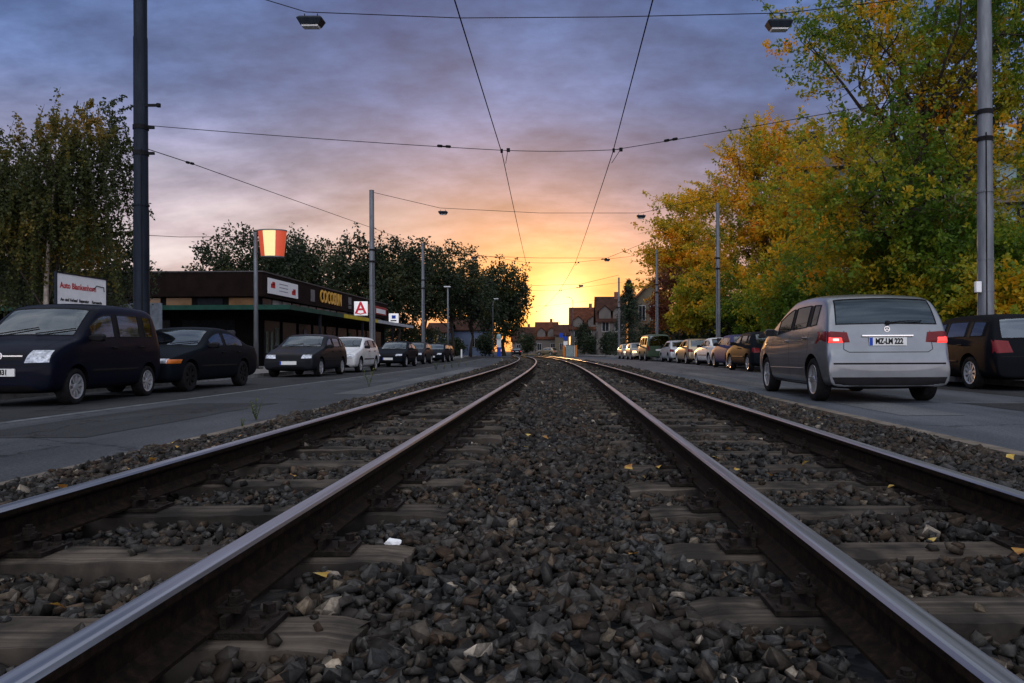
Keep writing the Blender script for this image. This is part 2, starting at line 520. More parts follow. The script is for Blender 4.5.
# ------------------------------------------------------------------ ground, roads
def ribbon(name, xa, xb, z, mat_, d0, d1, step=2.0, ka=1.0, kb=1.0, kind='structure', skirt=0.0, parent=None):
    mb = MB(); ds = np.arange(d0, d1 + .01, step)
    v = []; f = []
    for d in ds:
        v += [(xa + cv(d) * ka, d, z), (xb + cv(d) * kb, d, z)]
    if skirt:
        for d in ds: v += [(xa + cv(d) * ka, d, z - skirt), (xb + cv(d) * kb, d, z - skirt)]
    k = len(ds)
    for i in range(k - 1):
        f.append((2 * i, 2 * i + 1, 2 * i + 3, 2 * i + 2))
        if skirt:
            o = 2 * k
            f.append((2 * i, 2 * i + 2, o + 2 * i + 2, o + 2 * i))
            f.append((2 * i + 1, o + 2 * i + 1, o + 2 * i + 3, 2 * i + 3))
    if skirt:
        f.append((0, 2 * k, 2 * k + 1, 1)); f.append((2 * k - 2, 2 * k - 1, 4 * k - 1, 4 * k - 2))
    mb.add(v, f)
    return tag(mb.build(name, mat_, parent), kind=kind)

ZL = -0.05   # left road lies a little lower than the right one
g = MB(); g.add([(-2500, -200, -.16), (2500, -200, -.16), (2500, 4000, -.16), (-2500, 4000, -.16)], [(0, 1, 2, 3)])
tag(g.build('ground', M['soil']), kind='structure')
ribbon('road_left', -9.75, -3.46, ZL, M['asphalt'], -12, 95, ka=.5)
ribbon('road_right', 3.36, 9.1, 0, M['asphalt_dark'], -12, 95)
ribbon('ballast_bed_floor', -3.40, 3.28, -.052, M['bed'], -6, 95)
ribbon('kerb_strip_right', 3.22, 3.36, .006, M['kerb'], -12, 95, skirt=.15)
ribbon('kerb_strip_left', -3.46, -3.34, ZL + .012, M['kerb'], -12, 95, skirt=.15)
ribbon('pavement_right', 9.24, 30, .12, M['pavement'], -12, 130, skirt=.3)
ribbon('kerb_right', 9.1, 9.24, .125, M['kerbstone'], -12, 95, skirt=.3)
ribbon('pavement_left', -60, -9.89, .07, M['pavement'], -12, 130, ka=0, kb=.5, skirt=.25)
ribbon('kerb_left', -9.89, -9.75, .075, M['kerbstone'], -12, 95, ka=.5, kb=.5, skirt=.3)
ribbon('gutter_line', -6.55, -6.40, ZL + .004, M['paint_line'], -12, 95, ka=.7, kb=.7)
def patch_sheet(xa, xb, d0, d1, z, base):
    mb = MB(); k = 9; v = []
    for i in range(k):
        d = d0 + (d1 - d0) * i / (k - 1); v += [(xa + cv(d) * .7 + random.uniform(-.04, .04), d, z), (xb + cv(d) * .7 + random.uniform(-.04, .04), d, z)]
    mb.add(v, [(2 * i, 2 * i + 1, 2 * i + 3, 2 * i + 2) for i in range(k - 1)])
    tag(mb.build('road_patch', M[base]), kind='structure')
M['patch_dark'] = asphalt('asphalt_patch_dark', .036, (.97, 1, 1.06)); M['patch_pale'] = asphalt('asphalt_patch_pale', .095, (.98, 1, 1.05))
patch_sheet(-5.9, -4.5, 7.5, 12.5, ZL + .004, 'patch_dark')
patch_sheet(-4.4, -3.7, 15, 40, ZL + .004, 'patch_pale')
patch_sheet(-9.7, -6.62, 4, 94, ZL + .004, 'patch_dark')
patch_sheet(3.9, 4.6, 9, 26, .004, 'patch_pale')
patch_sheet(5.6, 7.0, 8.2, 11.0, .004, 'patch_dark')
patch_sheet(7.2, 9.08, 12, 80, .004, 'patch_dark')
cr = MB(); cr.add([(-70, 95.02, -.012), (60, 95.02, -.012), (60, 132, -.012), (-70, 132, -.012)], [(0, 1, 2, 3)])
M['asphalt_far'] = simple('far_asphalt', (.06, .06, .065), .95, 0, .3, 1, spec=0.0)
tag(cr.build('crossing_road', M['asphalt_far']), kind='structure')
fr_ = MB(); fr_.add([(-16, 132, -.008), (-7, 132, -.008), (-24, 400, -.008), (-34, 400, -.008)], [(0, 1, 2, 3)])
tag(fr_.build('far_road', M['asphalt_far']), kind='structure')

# ------------------------------------------------------------------ tracks
XR, ZR = 1.303, .18     # right track: centre, rail head height
XL, ZLH = -1.448, .215  # left track
GAUGE = 1.06            # head centre to head centre
RAILP = [(-.0625, 0), (.0625, 0), (.0625, .010), (.02, .026), (.009, .04), (.009, .098), (.030, .112), (.0335, .120), (.0335, .138), (.027, .147), (.018, .149),
         (-.018, .149), (-.027, .147), (-.0335, .138), (-.0335, .120), (-.030, .112), (-.009, .098), (-.009, .04), (-.02, .026), (-.0625, .010)]

def make_rail(name, x0, ztop, parent):
    ds = np.concatenate([np.arange(-3, 20, .5), np.arange(20, 96.1, 1.0)])
    n = len(RAILP); v = []; f = []; mi = []
    for d in ds:
        for (a, b) in RAILP: v.append((x0 + a * 1.0 + cv(d), d, ztop - .149 + b))
    for i in range(len(ds) - 1):
        for k in range(n):
            f.append((i * n + k, i * n + (k + 1) % n, (i + 1) * n + (k + 1) % n, (i + 1) * n + k)); mi.append(1 if 8 <= k <= 12 else 0)
    f.append(tuple(range(n))); mi.append(0)
    me = bpy.data.meshes.new(name); me.from_pydata(v, [], [q[::-1] for q in f])
    me.materials.append(M['rail_side']); me.materials.append(M['rail_top'])
    me.polygons.foreach_set('material_index', mi)
    me.update()
    return link(name, me, parent)

def sleeper_mesh(seed, ln, wd):
    rnd = random.Random(seed)
    bm = bmesh.new()
    nx, ny = 26, 5
    h = .14
    top = []
    split = rnd.uniform(-.3, .3)
    for i in range(nx + 1):
        row = []
        for j in range(ny + 1):
            x = (i / nx - .5) * ln; y = (j / ny - .5) * wd
            e = .012 if j in (0, ny) else 0
            z = -e * rnd.uniform(.4, 1.6) + rnd.uniform(-.0008, .0008) - (.01 if i in (0, nx) else 0)
            if j in (2, 3) and abs(x) > .62 * ln / 2 and rnd.random() < .35: z -= rnd.uniform(.004, .014)
            row.append(bm.verts.new((x + (rnd.uniform(-.012, .006) if i in (0, nx) else 0), y + rnd.uniform(-.004, .004), z)))
        top.append(row)
    bot = [[bm.verts.new((r[j].co.x, r[j].co.y, -h)) for j in (0, ny)] for r in top]
    for i in range(nx):
        for j in range(ny): bm.faces.new((top[i][j], top[i + 1][j], top[i + 1][j + 1], top[i][j + 1]))
        bm.faces.new((top[i][0], bot[i][0], bot[i + 1][0], top[i + 1][0]))
        bm.faces.new((top[i][ny], top[i + 1][ny], bot[i + 1][1], bot[i][1]))
    for i in (0, nx):
        bm.faces.new([top[i][j] for j in range(ny + 1)] + [bot[i][1], bot[i][0]])
    bmesh.ops.recalc_face_normals(bm, faces=bm.faces)
    me = bpy.data.meshes.new('sleeper'); bm.to_mesh(me); bm.free()
    me.materials.append(M['wood'])
    return me

def fastening_mesh():
    mb = MB()
    mb.box(-.185, -.085, 0, .185, .085, .014)
    for s in (-1, 1):
        # ribs, clamp plate, tall clamp bolt with nut
        mb.box(s * .074 - .008, -.06, .012, s * .074 + .008, .06, .045)
        mb.box(s * .078 - .035, -.03, .045, s * .078 + .03, .03, .060)
        mb.lathe([(0, .058), (.026, .058), (.026, .066), (.0, .066)], 12, origin=(s * .082, 0, 0))
        mb.lathe([(.021, .066), (.021, .084), (.0, .084)], 6, origin=(s * .082, 0, 0))
        mb.lathe([(.012, .084), (.012, .094), (0, .094)], 8, origin=(s * .082, 0, 0))
        for q in (-1, 1):
            mb.lathe([(.027, .014), (.025, .021), (.012, .023)], 12, origin=(s * .148, q * .05, 0))
            mb.box(-.012, -.012, .021, .012, .012, .046, 0, Matrix.Translation((s * .148, q * .05, 0)) @ Matrix.Rotation(.5 + s + q, 4, 'Z'))
    return mb.mesh('rail_fastening', [M['iron']])

SLEEPERS = []   # footprints, so that stones keep off them
def build_track(xc, ztop, spacing, d_first, label, ln):
    t = thing('tram_track', label, 'tram track', (0, 0, 0))
    for s in (-1, 1): make_rail('rail', xc + s * GAUGE / 2, ztop, t)
    meshes = [sleeper_mesh(i + int(xc * 100), ln, .24) for i in range(7)]
    fm = fastening_mesh()
    zs = ztop - .149 - .016
    n = 0; d = d_first
    rest = MB()
    while d < 94.5:
        dd = d + random.uniform(-.02, .02)
        ang = math.atan(cvs(dd)) * -1
        if n < 98:
            o = link('sleeper', random.choice(meshes), t)
            o.location = (xc + cv(dd) + random.uniform(-.025, .025), dd, zs)
            o.rotation_euler = (0, 0, ang + random.uniform(-.012, .012))
            SLEEPERS.append((o.location.x, dd, ln, zs))
            if dd < 24:
                for s in (-1, 1):
                    fo = link('rail_fastening', fm, o)
                    fo.location = (xc + s * GAUGE / 2 + cv(dd) - o.location.x, 0, .002)
                    fo.rotation_euler = (0, 0, -o.rotation_euler.z + random.uniform(-.02, .02))
        else:
            rest.box(xc + cv(dd) - ln / 2, dd - .12, zs - .14, xc + cv(dd) + ln / 2, dd + .12, zs)
        n += 1; d += spacing
    if rest.v: tag(rest.build('distant_sleepers', M['wood'], t), kind='stuff')
    return t
build_track(XL, ZLH, .763, 2.04 - 3 * .763, 'tram track of rusty rails on wooden sleepers beside the road with the dark minivan', 1.86)
build_track(XR, ZR, .69, 2.29 - 3 * .69, 'tram track of rusty rails on wooden sleepers beside the road with the silver hatchback', 1.84)

# ------------------------------------------------------------------ ballast stones
def stone_shapes(k, npts):
    out = []
    for i in range(k):
        bm = bmesh.new()
        c8 = np.array([(x, y, z) for x in (-1, 1) for y in (-1, 1) for z in (-1, 1)], float)
        pts = c8 * RNG.uniform(.45, 1.0, (8, 3)) * .80
        if npts > 8: pts = np.concatenate([pts, RNG.normal(size=(3, 3)) * .42])
        pts *= np.array([1.05, RNG.uniform(.55, .95), RNG.uniform(.40, .75)])
        for p in pts: bm.verts.new(p)
        bm.verts.ensure_lookup_table()
        r = bmesh.ops.convex_hull(bm, input=bm.verts)
        junk = [v for v in bm.verts if not v.link_faces]
        for v in junk: bm.verts.remove(v)
        bmesh.ops.triangulate(bm, faces=bm.faces)
        bmesh.ops.recalc_face_normals(bm, faces=bm.faces)
        bm.verts.index_update()
        V = np.array([v.co[:] for v in bm.verts]); Fc = np.array([[v.index for v in f.verts] for f in bm.faces])
        bm.free(); out.append((V, Fc))
    return out

def scatter_stones():
    shapes = stone_shapes(34, 10); low = stone_shapes(20, 8)
    bands = [(.3, 1.7, 700, .026, .045), (1.7, 4.2, 1350, .0225, .045), (4.2, 8, 800, .0265, .045), (8, 16, 380, .034, .05), (16, 32, 95, .058, .05), (32, 60, 30, .085, .05)]
    VV, FF = [], []; base = 0
    sl = sorted(SLEEPERS, key=lambda s: s[1]); sly = np.array([s[1] for s in sl]); slx = np.array([s[0] for s in sl]); sll = np.array([s[2] for s in sl]); slz = np.array([s[3] for s in sl])
    for (d0, d1, dens, r0, sp) in bands:
        n = int((d1 - d0) * 6.5 * dens)
        D = RNG.uniform(d0, d1, n); X = RNG.uniform(-3.30, 3.18, n)
        vis = (X > -.80 * D - 1.0) & (X < .70 * D + 1.0)
        D, X = D[vis], X[vis]
        n = len(D)
        S = r0 * np.exp(RNG.normal(0, .36, n).clip(-.9, .75))
        # surface height: shallow between the sleepers, small mounds in the middle
        Z = -.025 + .014 * np.sin(X * 2.7 + D * .9) + .012 * np.sin(X * 1.3 - D * 2.1) + .02 * np.exp(-(X / .35) ** 2) + RNG.uniform(-.022, .018, n)
        Z += np.where(X < -2.5, -.02, .010) + np.where(X < -.2, .020, 0)
        C = np.array([cv(d) for d in D])
        keep = np.ones(n, bool)
        for i in range(len(sl)):
            if sly[i] < d0 - .3 or sly[i] > d1 + .3: continue
            on = (np.abs(D - sly[i]) < .118 + S * .42) & (np.abs(X + C - slx[i]) < sll[i] / 2 + S * .4)
            small = RNG.random(n) < .018
            keep &= ~on | small
            Z = np.where(on & small, slz[i] + S * .3, Z)
        for xc in (XL - .53, XL + .53, XR - .53, XR + .53):   # keep the rail foot clear
            keep &= np.abs(X - xc) > .055 + S * .4
        for i in np.nonzero(keep)[0]:
            V, Fc = (shapes if d1 <= 16 else low)[RNG.integers(34 if d1 <= 16 else 20)]
            a, b, c = RNG.uniform(0, 6.283), RNG.normal(0, .45), RNG.normal(0, .45)
            ca, sa, cb, sb, cc, sc = math.cos(a), math.sin(a), math.cos(b), math.sin(b), math.cos(c), math.sin(c)
            Rm = np.array([[ca, -sa, 0], [sa, ca, 0], [0, 0, 1]]) @ np.array([[cb, 0, sb], [0, 1, 0], [-sb, 0, cb]]) @ np.array([[1, 0, 0], [0, cc, -sc], [0, sc, cc]])
            VV.append(V @ Rm.T * S[i] + (X[i] + C[i], D[i], Z[i])); FF.append(Fc + base); base += len(V)
    me = np_mesh('ballast_gravel', np.concatenate(VV), np.concatenate(FF), [M['stone']])
    at = me.attributes.new('facet', 'FLOAT', 'FACE'); at.data.foreach_set('value', RNG.random(len(me.polygons)).astype(np.float32))
    tag(link('ballast_gravel', me), 'dark crushed stone ballast filling the two tram tracks', 'gravel', kind='stuff')
    print('stones', len(VV))
scatter_stones()

def fallen_leaves():
    mb = MB()
    rnd = random.Random(5)
    for i in range(110):
        d = rnd.uniform(2.5, 22) if i > 35 else rnd.uniform(1.8, 7)
        x = rnd.uniform(-3.2, 3.2)
        s = rnd.uniform(.016, .034); z = .012 + rnd.uniform(0, .02)
        m = Matrix.Translation((x + cv(d), d, z)) @ Matrix.Rotation(rnd.uniform(0, 6.28), 4, 'Z') @ Matrix.Rotation(rnd.uniform(-.7, .7), 4, 'X') @ Matrix.Rotation(rnd.uniform(-.5, .5), 4, 'Y')
        pts = [(0, -s), (s * .55, -s * .45), (s, .1 * s), (s * .45, s * .5), (0, s * 1.15), (-s * .45, s * .5), (-s, .1 * s), (-s * .55, -s * .45)]
        v = [m @ Vector((a, b, .35 * abs(a))) for a, b in pts]
        mb.add(v, [tuple(range(8))])
    tag(mb.build('fallen_leaves', M['litter_leaf']), 'scattered yellow and brown fallen leaves on the ballast', 'leaves', kind='stuff')
fallen_leaves()

def litter():
    rnd = random.Random(3)
    for (px, py, s, lab) in ((393, 541, .05, 'crumpled white scrap of paper on the ballast beside a sleeper end'), ):
        d = .70 * F / (py - VY); p = P(px, py, d)
        bm = bmesh.new(); bmesh.ops.create_icosphere(bm, subdivisions=2, radius=s * .6)
        for v in bm.verts: v.co = Vector((v.co.x, v.co.y * .7, v.co.z * .6)) * rnd.uniform(.7, 1.2)
        me = bpy.data.meshes.new('paper_scrap'); bm.to_mesh(me); bm.free(); me.materials.append(M['white'])
        o = link('paper_scrap', me); o.location = (p.x, d, .05); tag(o, lab, 'litter')
litter()

# ------------------------------------------------------------------ plants and trees
def leaf_quads(pos, size, droop=0.0, aspect=.55):
    n = len(pos)
    a = RNG.normal(size=(n, 3)); a[:, 2] -= droop; a /= np.linalg.norm(a, axis=1)[:, None]
    b = RNG.normal(size=(n, 3)); b -= (b * a).sum(1)[:, None] * a; b /= np.linalg.norm(b, axis=1)[:, None]
    s = (size * RNG.uniform(.6, 1.35, n))[:, None]
    V = np.stack([pos, pos + a * s * .5 + b * s * aspect * .5, pos + a * s, pos + a * s * .5 - b * s * aspect * .5], 1).reshape(-1, 3)
    return V, np.arange(4 * n).reshape(-1, 4)

def sprays(base, dirs, length, k, spread):
    """leaf positions along twigs"""
    n = len(base)
    t = RNG.uniform(.05, 1, (n, k))
    pos = base[:, None, :] + dirs[:, None, :] * (length[:, None] * t)[:, :, None]
    pos += RNG.normal(size=(n, k, 3)) * (spread * (1.15 - t * .75))[:, :, None]
    return pos.reshape(-1, 3)

def ell_points(blobs, n, hollow=.55):
    """points in a union of ellipsoids, thicker near the surface, with the outward direction"""
    vol = np.array([b[3] * b[4] * b[5] for b in blobs]); vol = vol ** .8; vol /= vol.sum()
    idx = RNG.choice(len(blobs), n, p=vol)
    B = np.array(blobs)
    u = RNG.normal(size=(n, 3)); u /= np.linalg.norm(u, axis=1)[:, None]
    r = hollow + (1 - hollow) * RNG.random(n) ** .7
    inner = RNG.random(n) < .22
    r = np.where(inner, RNG.random(n) ** .5 * .8, r)
    p = B[idx, :3] + u * r[:, None] * B[idx, 3:6]
    return p, u

def wob(p0, p1, n=5, amp=.15):
    p0, p1 = Vector(p0), Vector(p1); L = (p1 - p0).length
    pts = []
    for i in range(n + 1):
        t = i / n
        q = p0.lerp(p1, t)
        if 0 < i < n: q += Vector((random.gauss(0, amp), random.gauss(0, amp), random.gauss(0, amp * .5))) * L * .18
        pts.append(q)
    return pts

def make_tree(name, base, height, blobs, leafmat, bark, label, cat, group=None, trunk_r=.18, nspray=500, k=26, leaf=.14, slen=.9, up=.35, spread=.16, limbs=14, droop=0., fork=.25, zmin=.4, twig=True, bough=0.0):
    """base: foot of the trunk (world); blobs: ellipsoids of the crown in world coordinates"""
    t = thing(name, label, cat, base, 0, group)
    bx, by, bz = base
    top = max(blobs, key=lambda b: b[2])
    mb = MB()
    tp = Vector((top[0] - bx, top[1] - by, height * .86))
    tr = wob((0, 0, -.15), tp, 7, .10)
    rad = [trunk_r * (1.25 if i == 0 else 1 - .8 * i / 7) for i in range(8)]
    mb.tube(tr, rad, 9)
    pts, u = ell_points(blobs, nspray)
    ok = pts[:, 2] > zmin + bz
    pts, u = pts[ok], u[ok]
    if bough:
        per = 16
        c, cu_ = ell_points(blobs, max(6, nspray // per), .5)
        i_ = np.repeat(np.arange(len(c)), per)
        pts = c[i_] + RNG.normal(size=(len(i_), 3)) * np.array([1, 1, .30]) * bough
        u = cu_[i_] * .8 + (pts - c[i_]) / (bough * 1.5)
        ok = pts[:, 2] > zmin + bz
        pts, u = pts[ok], u[ok]
    loc = pts - np.array(base)
    for i in range(limbs):
        tgt = Vector(loc[RNG.integers(len(loc))])
        hz = min(max(fork * height, tgt.z * random.uniform(.4, .75)), height * .8)
        j = hz / max(.01, tp.z) * 7
        a = tr[min(6, int(j))].lerp(tr[min(7, int(j) + 1)], j - int(j)) if j < 7 else tr[7]
        r0 = trunk_r * (1 - .8 * min(1, j / 7)) * .62
        w = wob(a, tgt, 5, .22)
        mb.tube(w, [max(.012, r0 * (1 - .85 * q / 5)) for q in range(6)], 6, cap=False)
        for q in range(2):
            s2 = w[random.randint(2, 4)]; t2 = s2 + Vector((random.gauss(0, 1), random.gauss(0, 1), random.gauss(.5, .6))).normalized() * random.uniform(.12, .2) * height
            mb.tube(wob(s2, t2, 3, .2), [max(.01, r0 * .4), .02, .012, .006], 5, cap=False)
    d = u * np.array([1, 1, .8]) + np.array([0, 0, up]) + RNG.normal(size=u.shape) * .35
    d[:, 2] -= droop
    d /= np.linalg.norm(d, axis=1)[:, None]
    L = slen * RNG.uniform(.55, 1.3, len(loc))
    mb.build('trunk', bark, t, smooth=True)
    V, Fc = leaf_quads(sprays(loc, d, L, k, spread), leaf)
    nl = len(Fc)
    if twig:
        tw = MB()
        for i in range(0, len(loc), 2):
            a = Vector(loc[i]); tw.tube([a, a + Vector(d[i]) * L[i]], [.012, .004], 3, cap=False)
        if tw.v:
            Fc = np.concatenate([Fc, np.array(tw.f) + len(V)]); V = np.concatenate([V, np.array(tw.v)])
    cm = np_mesh('crown', V, Fc, [leafmat, bark])
    mi = np.zeros(len(Fc), np.int32); mi[nl:] = 1
    cm.polygons.foreach_set('material_index', mi)
    link('crown', cm, t)
    return t

def blob(px, py, d, rx, ry=None, rz=None):
    """ellipsoid centred on what the photograph shows at px, py; rx, rz in image pixels, ry in metres"""
    c = P(px, py, d)
    s = d / F
    return (c.x, c.y, c.z, rx * s, ry if ry else rx * s, (rz if rz else rx) * s)

# --- right side row
make_tree('maple_tree', (PX(905, 25), 25, .12), 14.5,
    [blob(895, 70, 25, 55, 2.4, 70), blob(985, 40, 26, 65, 2.6, 90), blob(848, 165, 24.5, 38, 2.0, 60), blob(900, 195, 25, 85, 3, 85), blob(1010, 180, 26, 75, 2.8, 95), blob(832, 85, 25, 16, 1.1, 42), blob(815, 30, 25, 10, .8, 22),
     blob(940, -70, 25.5, 70, 2.4, 60), blob(872, 10, 25, 32, 1.8, 45), blob(838, 215, 24, 34, 1.6, 40)],
    M['leaf_maple'], M['bark'], 'tall green maple turning orange behind the silver hatchback', 'tree', None, .24, 2000, 38, .14, 1.1, .42, .085, 40, bough=.85)
make_tree('maple_tree', (PX(770, 50), 50, .12), 17,
    [blob(764, 205, 50, 38, 2.6, 62), blob(752, 155, 50, 17, 1.4, 38), blob(724, 160, 50, 11, 1, 24), blob(776, 172, 50, 14, 1.5, 34), blob(806, 250, 49, 32, 2.4, 48), blob(755, 268, 49, 38, 2.4, 38), blob(726, 225, 50, 17, 1.5, 45)],
    M['leaf_gold'], M['bark'], 'slender golden maple with upright plumes left of the tallest tree', 'tree', None, .24, 1500, 38, .19, 1.5, .85, .11, 30, bough=.9)
make_tree('maple_tree', (PX(684, 72), 72, .12), 14.5,
    [blob(680, 258, 72, 22, 2.4, 36), blob(682, 222, 72, 12, 1.6, 22), blob(664, 282, 72, 12, 1.5, 30), blob(703, 270, 72, 20, 2.2, 36)],
    M['leaf_gold'], M['bark'], 'rounded golden tree above the parked white cars', 'tree', None, .2, 700, 34, .26, 1.5, .7, .15, 12, bough=.8)
make_tree('young_tree', (PX(700, 54, .1), 54, .12), 5.8,
    [blob(698, 305, 54, 20, 1.3, 24), blob(706, 287, 54, 14, 1.1, 18), blob(686, 318, 54, 9, .8, 10)],
    M['leaf_yellowgreen'], M['bark'], 'small yellow green tree overhanging the parked white sedan', 'tree', None, .09, 360, 30, .24, .75, .2, .16, 8)
make_tree('copper_tree', (PX(676, 66), 66, .12), 6.5,
    [blob(672, 300, 66, 17, 1.5, 28), blob(664, 320, 66, 10, 1.2, 16)],
    M['leaf_red'], M['bark'], 'dark copper red tree behind the pole and the small yellow green tree', 'tree', None, .12, 200, 22, .24, .9, .3, .2, 6)
for (px, py, d, rx, rz, mt, lab) in (
    (756, 305, 47, 36, 34, 'leaf_maple', 'orange tinged bush beside the pole behind the black hatchback'),
    (812, 300, 33, 46, 46, 'leaf_maple', 'leafy green bush above the roof of the silver hatchback'),
    (880, 285, 27, 60, 60, 'leaf_maple', 'broad green bush behind the rear window of the silver hatchback'),
    (955, 285, 24, 55, 65, 'leaf_maple', 'green bush beside the grey pole behind the estate car'),
    (1030, 280, 22, 60, 80, 'leaf_maple', 'leafy bush behind the black estate car at the frame edge')):
    b = P(px, py, d)
    make_tree('bush', (b.x, d, .12), max(1.5, b.z + 1), [blob(px, py, d, rx, 1.5, rz), blob(px - rx * .4, py + rz * .4, d - .5, rx * .7, 1.2, rz * .55), blob(px + rx * .45, py + rz * .45, d - .3, rx * .7, 1.2, rz * .5)],
              M[mt], M['bark'], lab, 'bush', 'bushes along the right pavement', .07, 760, 32, .14, .8, .2, .12, 8, bough=.5)

def hedge(x0, d0, d1, h, w, label):
    t = thing('hedge', label, 'hedge', (x0, d0, .12))
    n = int((d1 - d0) * 60)
    D = RNG.uniform(0, d1 - d0, n); Z = h * RNG.random(n) ** .7; X = RNG.uniform(-w / 2, w / 2, n)
    pts = np.stack([X + np.array([cv(d0 + q) for q in D]), D, Z], 1)
    mb = MB()
    for i in range(0, n, 9):
        b = (pts[i][0] * .9, pts[i][1], 0); mb.tube([b, pts[i]], [.02, .006], 4, cap=False)
    mb.build('stem', M['bark'], t)
    V, Fc = leaf_quads(sprays(pts, np.tile([0, 0, 1.0], (n, 1)), np.full(n, .5), 14, .18), .26)
    link('crown', np_mesh('crown', V, Fc, [M['leaf_dark']]), t)
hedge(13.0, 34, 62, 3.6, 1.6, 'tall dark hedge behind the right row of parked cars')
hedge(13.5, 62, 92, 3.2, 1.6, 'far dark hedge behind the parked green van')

# --- left side
def birch():
    d0 = 24.0
    base = (PX(34, d0, 1), d0, .07)
    t = thing('birch_tree', 'weeping birch with a pale trunk and hanging branches behind the dark minivan', 'tree', base)
    mb = MB()
    top = P(60, 105, d0) - Vector(base)
    tr = wob((0, 0, -.1), top, 8, .06)
    mb.tube(tr, [.095 * (1.2 if i == 0 else 1 - .85 * i / 8) for i in range(9)], 9)
    lb = MB()
    blobs = [blob(84, 122, d0, 32, 1.5, 38), blob(35, 158, d0, 46, 1.9, 34), blob(97, 146, d0, 24, 1.3, 42), blob(40, 200, d0 + .4, 60, 1.8, 60), blob(-25, 185, d0, 50, 1.8, 60), blob(98, 215, d0 + .3, 20, 1.3, 40)]
    pts, u = ell_points(blobs, 760, .3)
    loc = pts - np.array(base)
    for i in range(26):
        tg = Vector(loc[RNG.integers(len(loc))]); j = random.uniform(2.5, 7)
        a = tr[int(j)]
        w = [a, a.lerp(tg, .5) + Vector((0, 0, .7)), tg]
        lb.tube(w, [.035, .02, .008], 5, cap=False)
    dirs = np.stack([u[:, 0] * .25 + RNG.normal(0, .1, len(u)), u[:, 1] * .25, -np.ones(len(u))], 1)
    dirs[:110] = u[:110] * np.array([.8, .8, .3]) + np.array([0, 0, .35])
    dirs /= np.linalg.norm(dirs, axis=1)[:, None]
    L = RNG.uniform(.8, 2.9, len(u)); L[:110] *= .30
    for i in range(len(loc)):
        a = Vector(loc[i]); lb.tube([a, a + Vector(dirs[i]) * L[i]], [.006, .002], 3, cap=False)
    mb.build('trunk', M['birch_bark'], t, smooth=True); lb.build('branches', M['bark'], t)
    pos = sprays(loc, dirs, L, 80, .05)
    V, Fc = leaf_quads(pos, .095, .6, .7)
    link('crown', np_mesh('crown', V, Fc, [M['leaf_birch']]), t)
birch()
make_tree('tree', (PX(90, 31), 31, .07), 7,
    [blob(70, 265, 31, 55, 2, 40), blob(10, 250, 31, 50, 2, 55), blob(115, 275, 31, 22, 1.4, 35)],
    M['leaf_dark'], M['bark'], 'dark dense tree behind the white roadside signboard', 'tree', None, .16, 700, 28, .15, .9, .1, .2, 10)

bg_trees = [
    (240, 262, 88, 36, 26, 'broad dark tree behind the flat roof left of the lit bucket sign'),
    (312, 270, 92, 26, 26, 'dark tree behind the flat roof right of the lit bucket sign'),
    (285, 258, 96, 24, 20, 'dark tree behind the lit bucket sign'),
    (362, 268, 84, 26, 28, 'dark tree just left of the second steel pole'),
    (397, 268, 90, 24, 22, 'thin dark tree right of the second steel pole'),
    (425, 275, 96, 26, 28, 'dark tree behind the third steel pole'),
    (452, 278, 100, 28, 30, 'dark tree behind the short lamp column'),
    (470, 292, 108, 20, 26, 'low dark tree beside the tallest round tree')]
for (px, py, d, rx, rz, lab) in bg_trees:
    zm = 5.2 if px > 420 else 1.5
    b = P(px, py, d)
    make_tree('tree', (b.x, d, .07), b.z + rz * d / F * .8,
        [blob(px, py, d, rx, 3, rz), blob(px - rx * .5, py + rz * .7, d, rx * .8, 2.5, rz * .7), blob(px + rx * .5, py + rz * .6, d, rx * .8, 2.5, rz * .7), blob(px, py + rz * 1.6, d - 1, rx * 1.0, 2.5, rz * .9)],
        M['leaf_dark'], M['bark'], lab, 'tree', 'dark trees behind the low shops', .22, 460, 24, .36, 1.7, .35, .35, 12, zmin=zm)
b = P(504, 300, 128)
make_tree('lime_tree', (b.x, 128, 0), 14.5,
    [blob(504, 290, 128, 21, 3.5, 26), blob(500, 320, 128, 18, 3.2, 26), blob(512, 305, 128, 13, 3, 20), blob(496, 300, 128, 13, 2.6, 24)],
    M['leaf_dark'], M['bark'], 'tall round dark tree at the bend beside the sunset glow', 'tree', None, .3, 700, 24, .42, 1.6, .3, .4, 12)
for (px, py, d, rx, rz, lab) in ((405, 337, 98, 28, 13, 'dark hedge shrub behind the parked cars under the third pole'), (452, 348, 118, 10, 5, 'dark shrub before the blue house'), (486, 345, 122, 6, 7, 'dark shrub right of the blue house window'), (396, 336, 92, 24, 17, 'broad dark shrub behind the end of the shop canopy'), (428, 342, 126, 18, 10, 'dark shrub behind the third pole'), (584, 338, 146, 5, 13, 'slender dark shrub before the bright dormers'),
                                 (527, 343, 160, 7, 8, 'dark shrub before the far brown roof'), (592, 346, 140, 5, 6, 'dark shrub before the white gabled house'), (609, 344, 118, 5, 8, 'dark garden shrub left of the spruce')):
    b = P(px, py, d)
    make_tree('shrub', (b.x, d, 0), b.z + .5, [blob(px, py, d, rx, 1.5, rz)], M['leaf_dark'], M['bark'], lab, 'shrub', None, .08, 160, 20, .3, .9, .2, .3, 4)

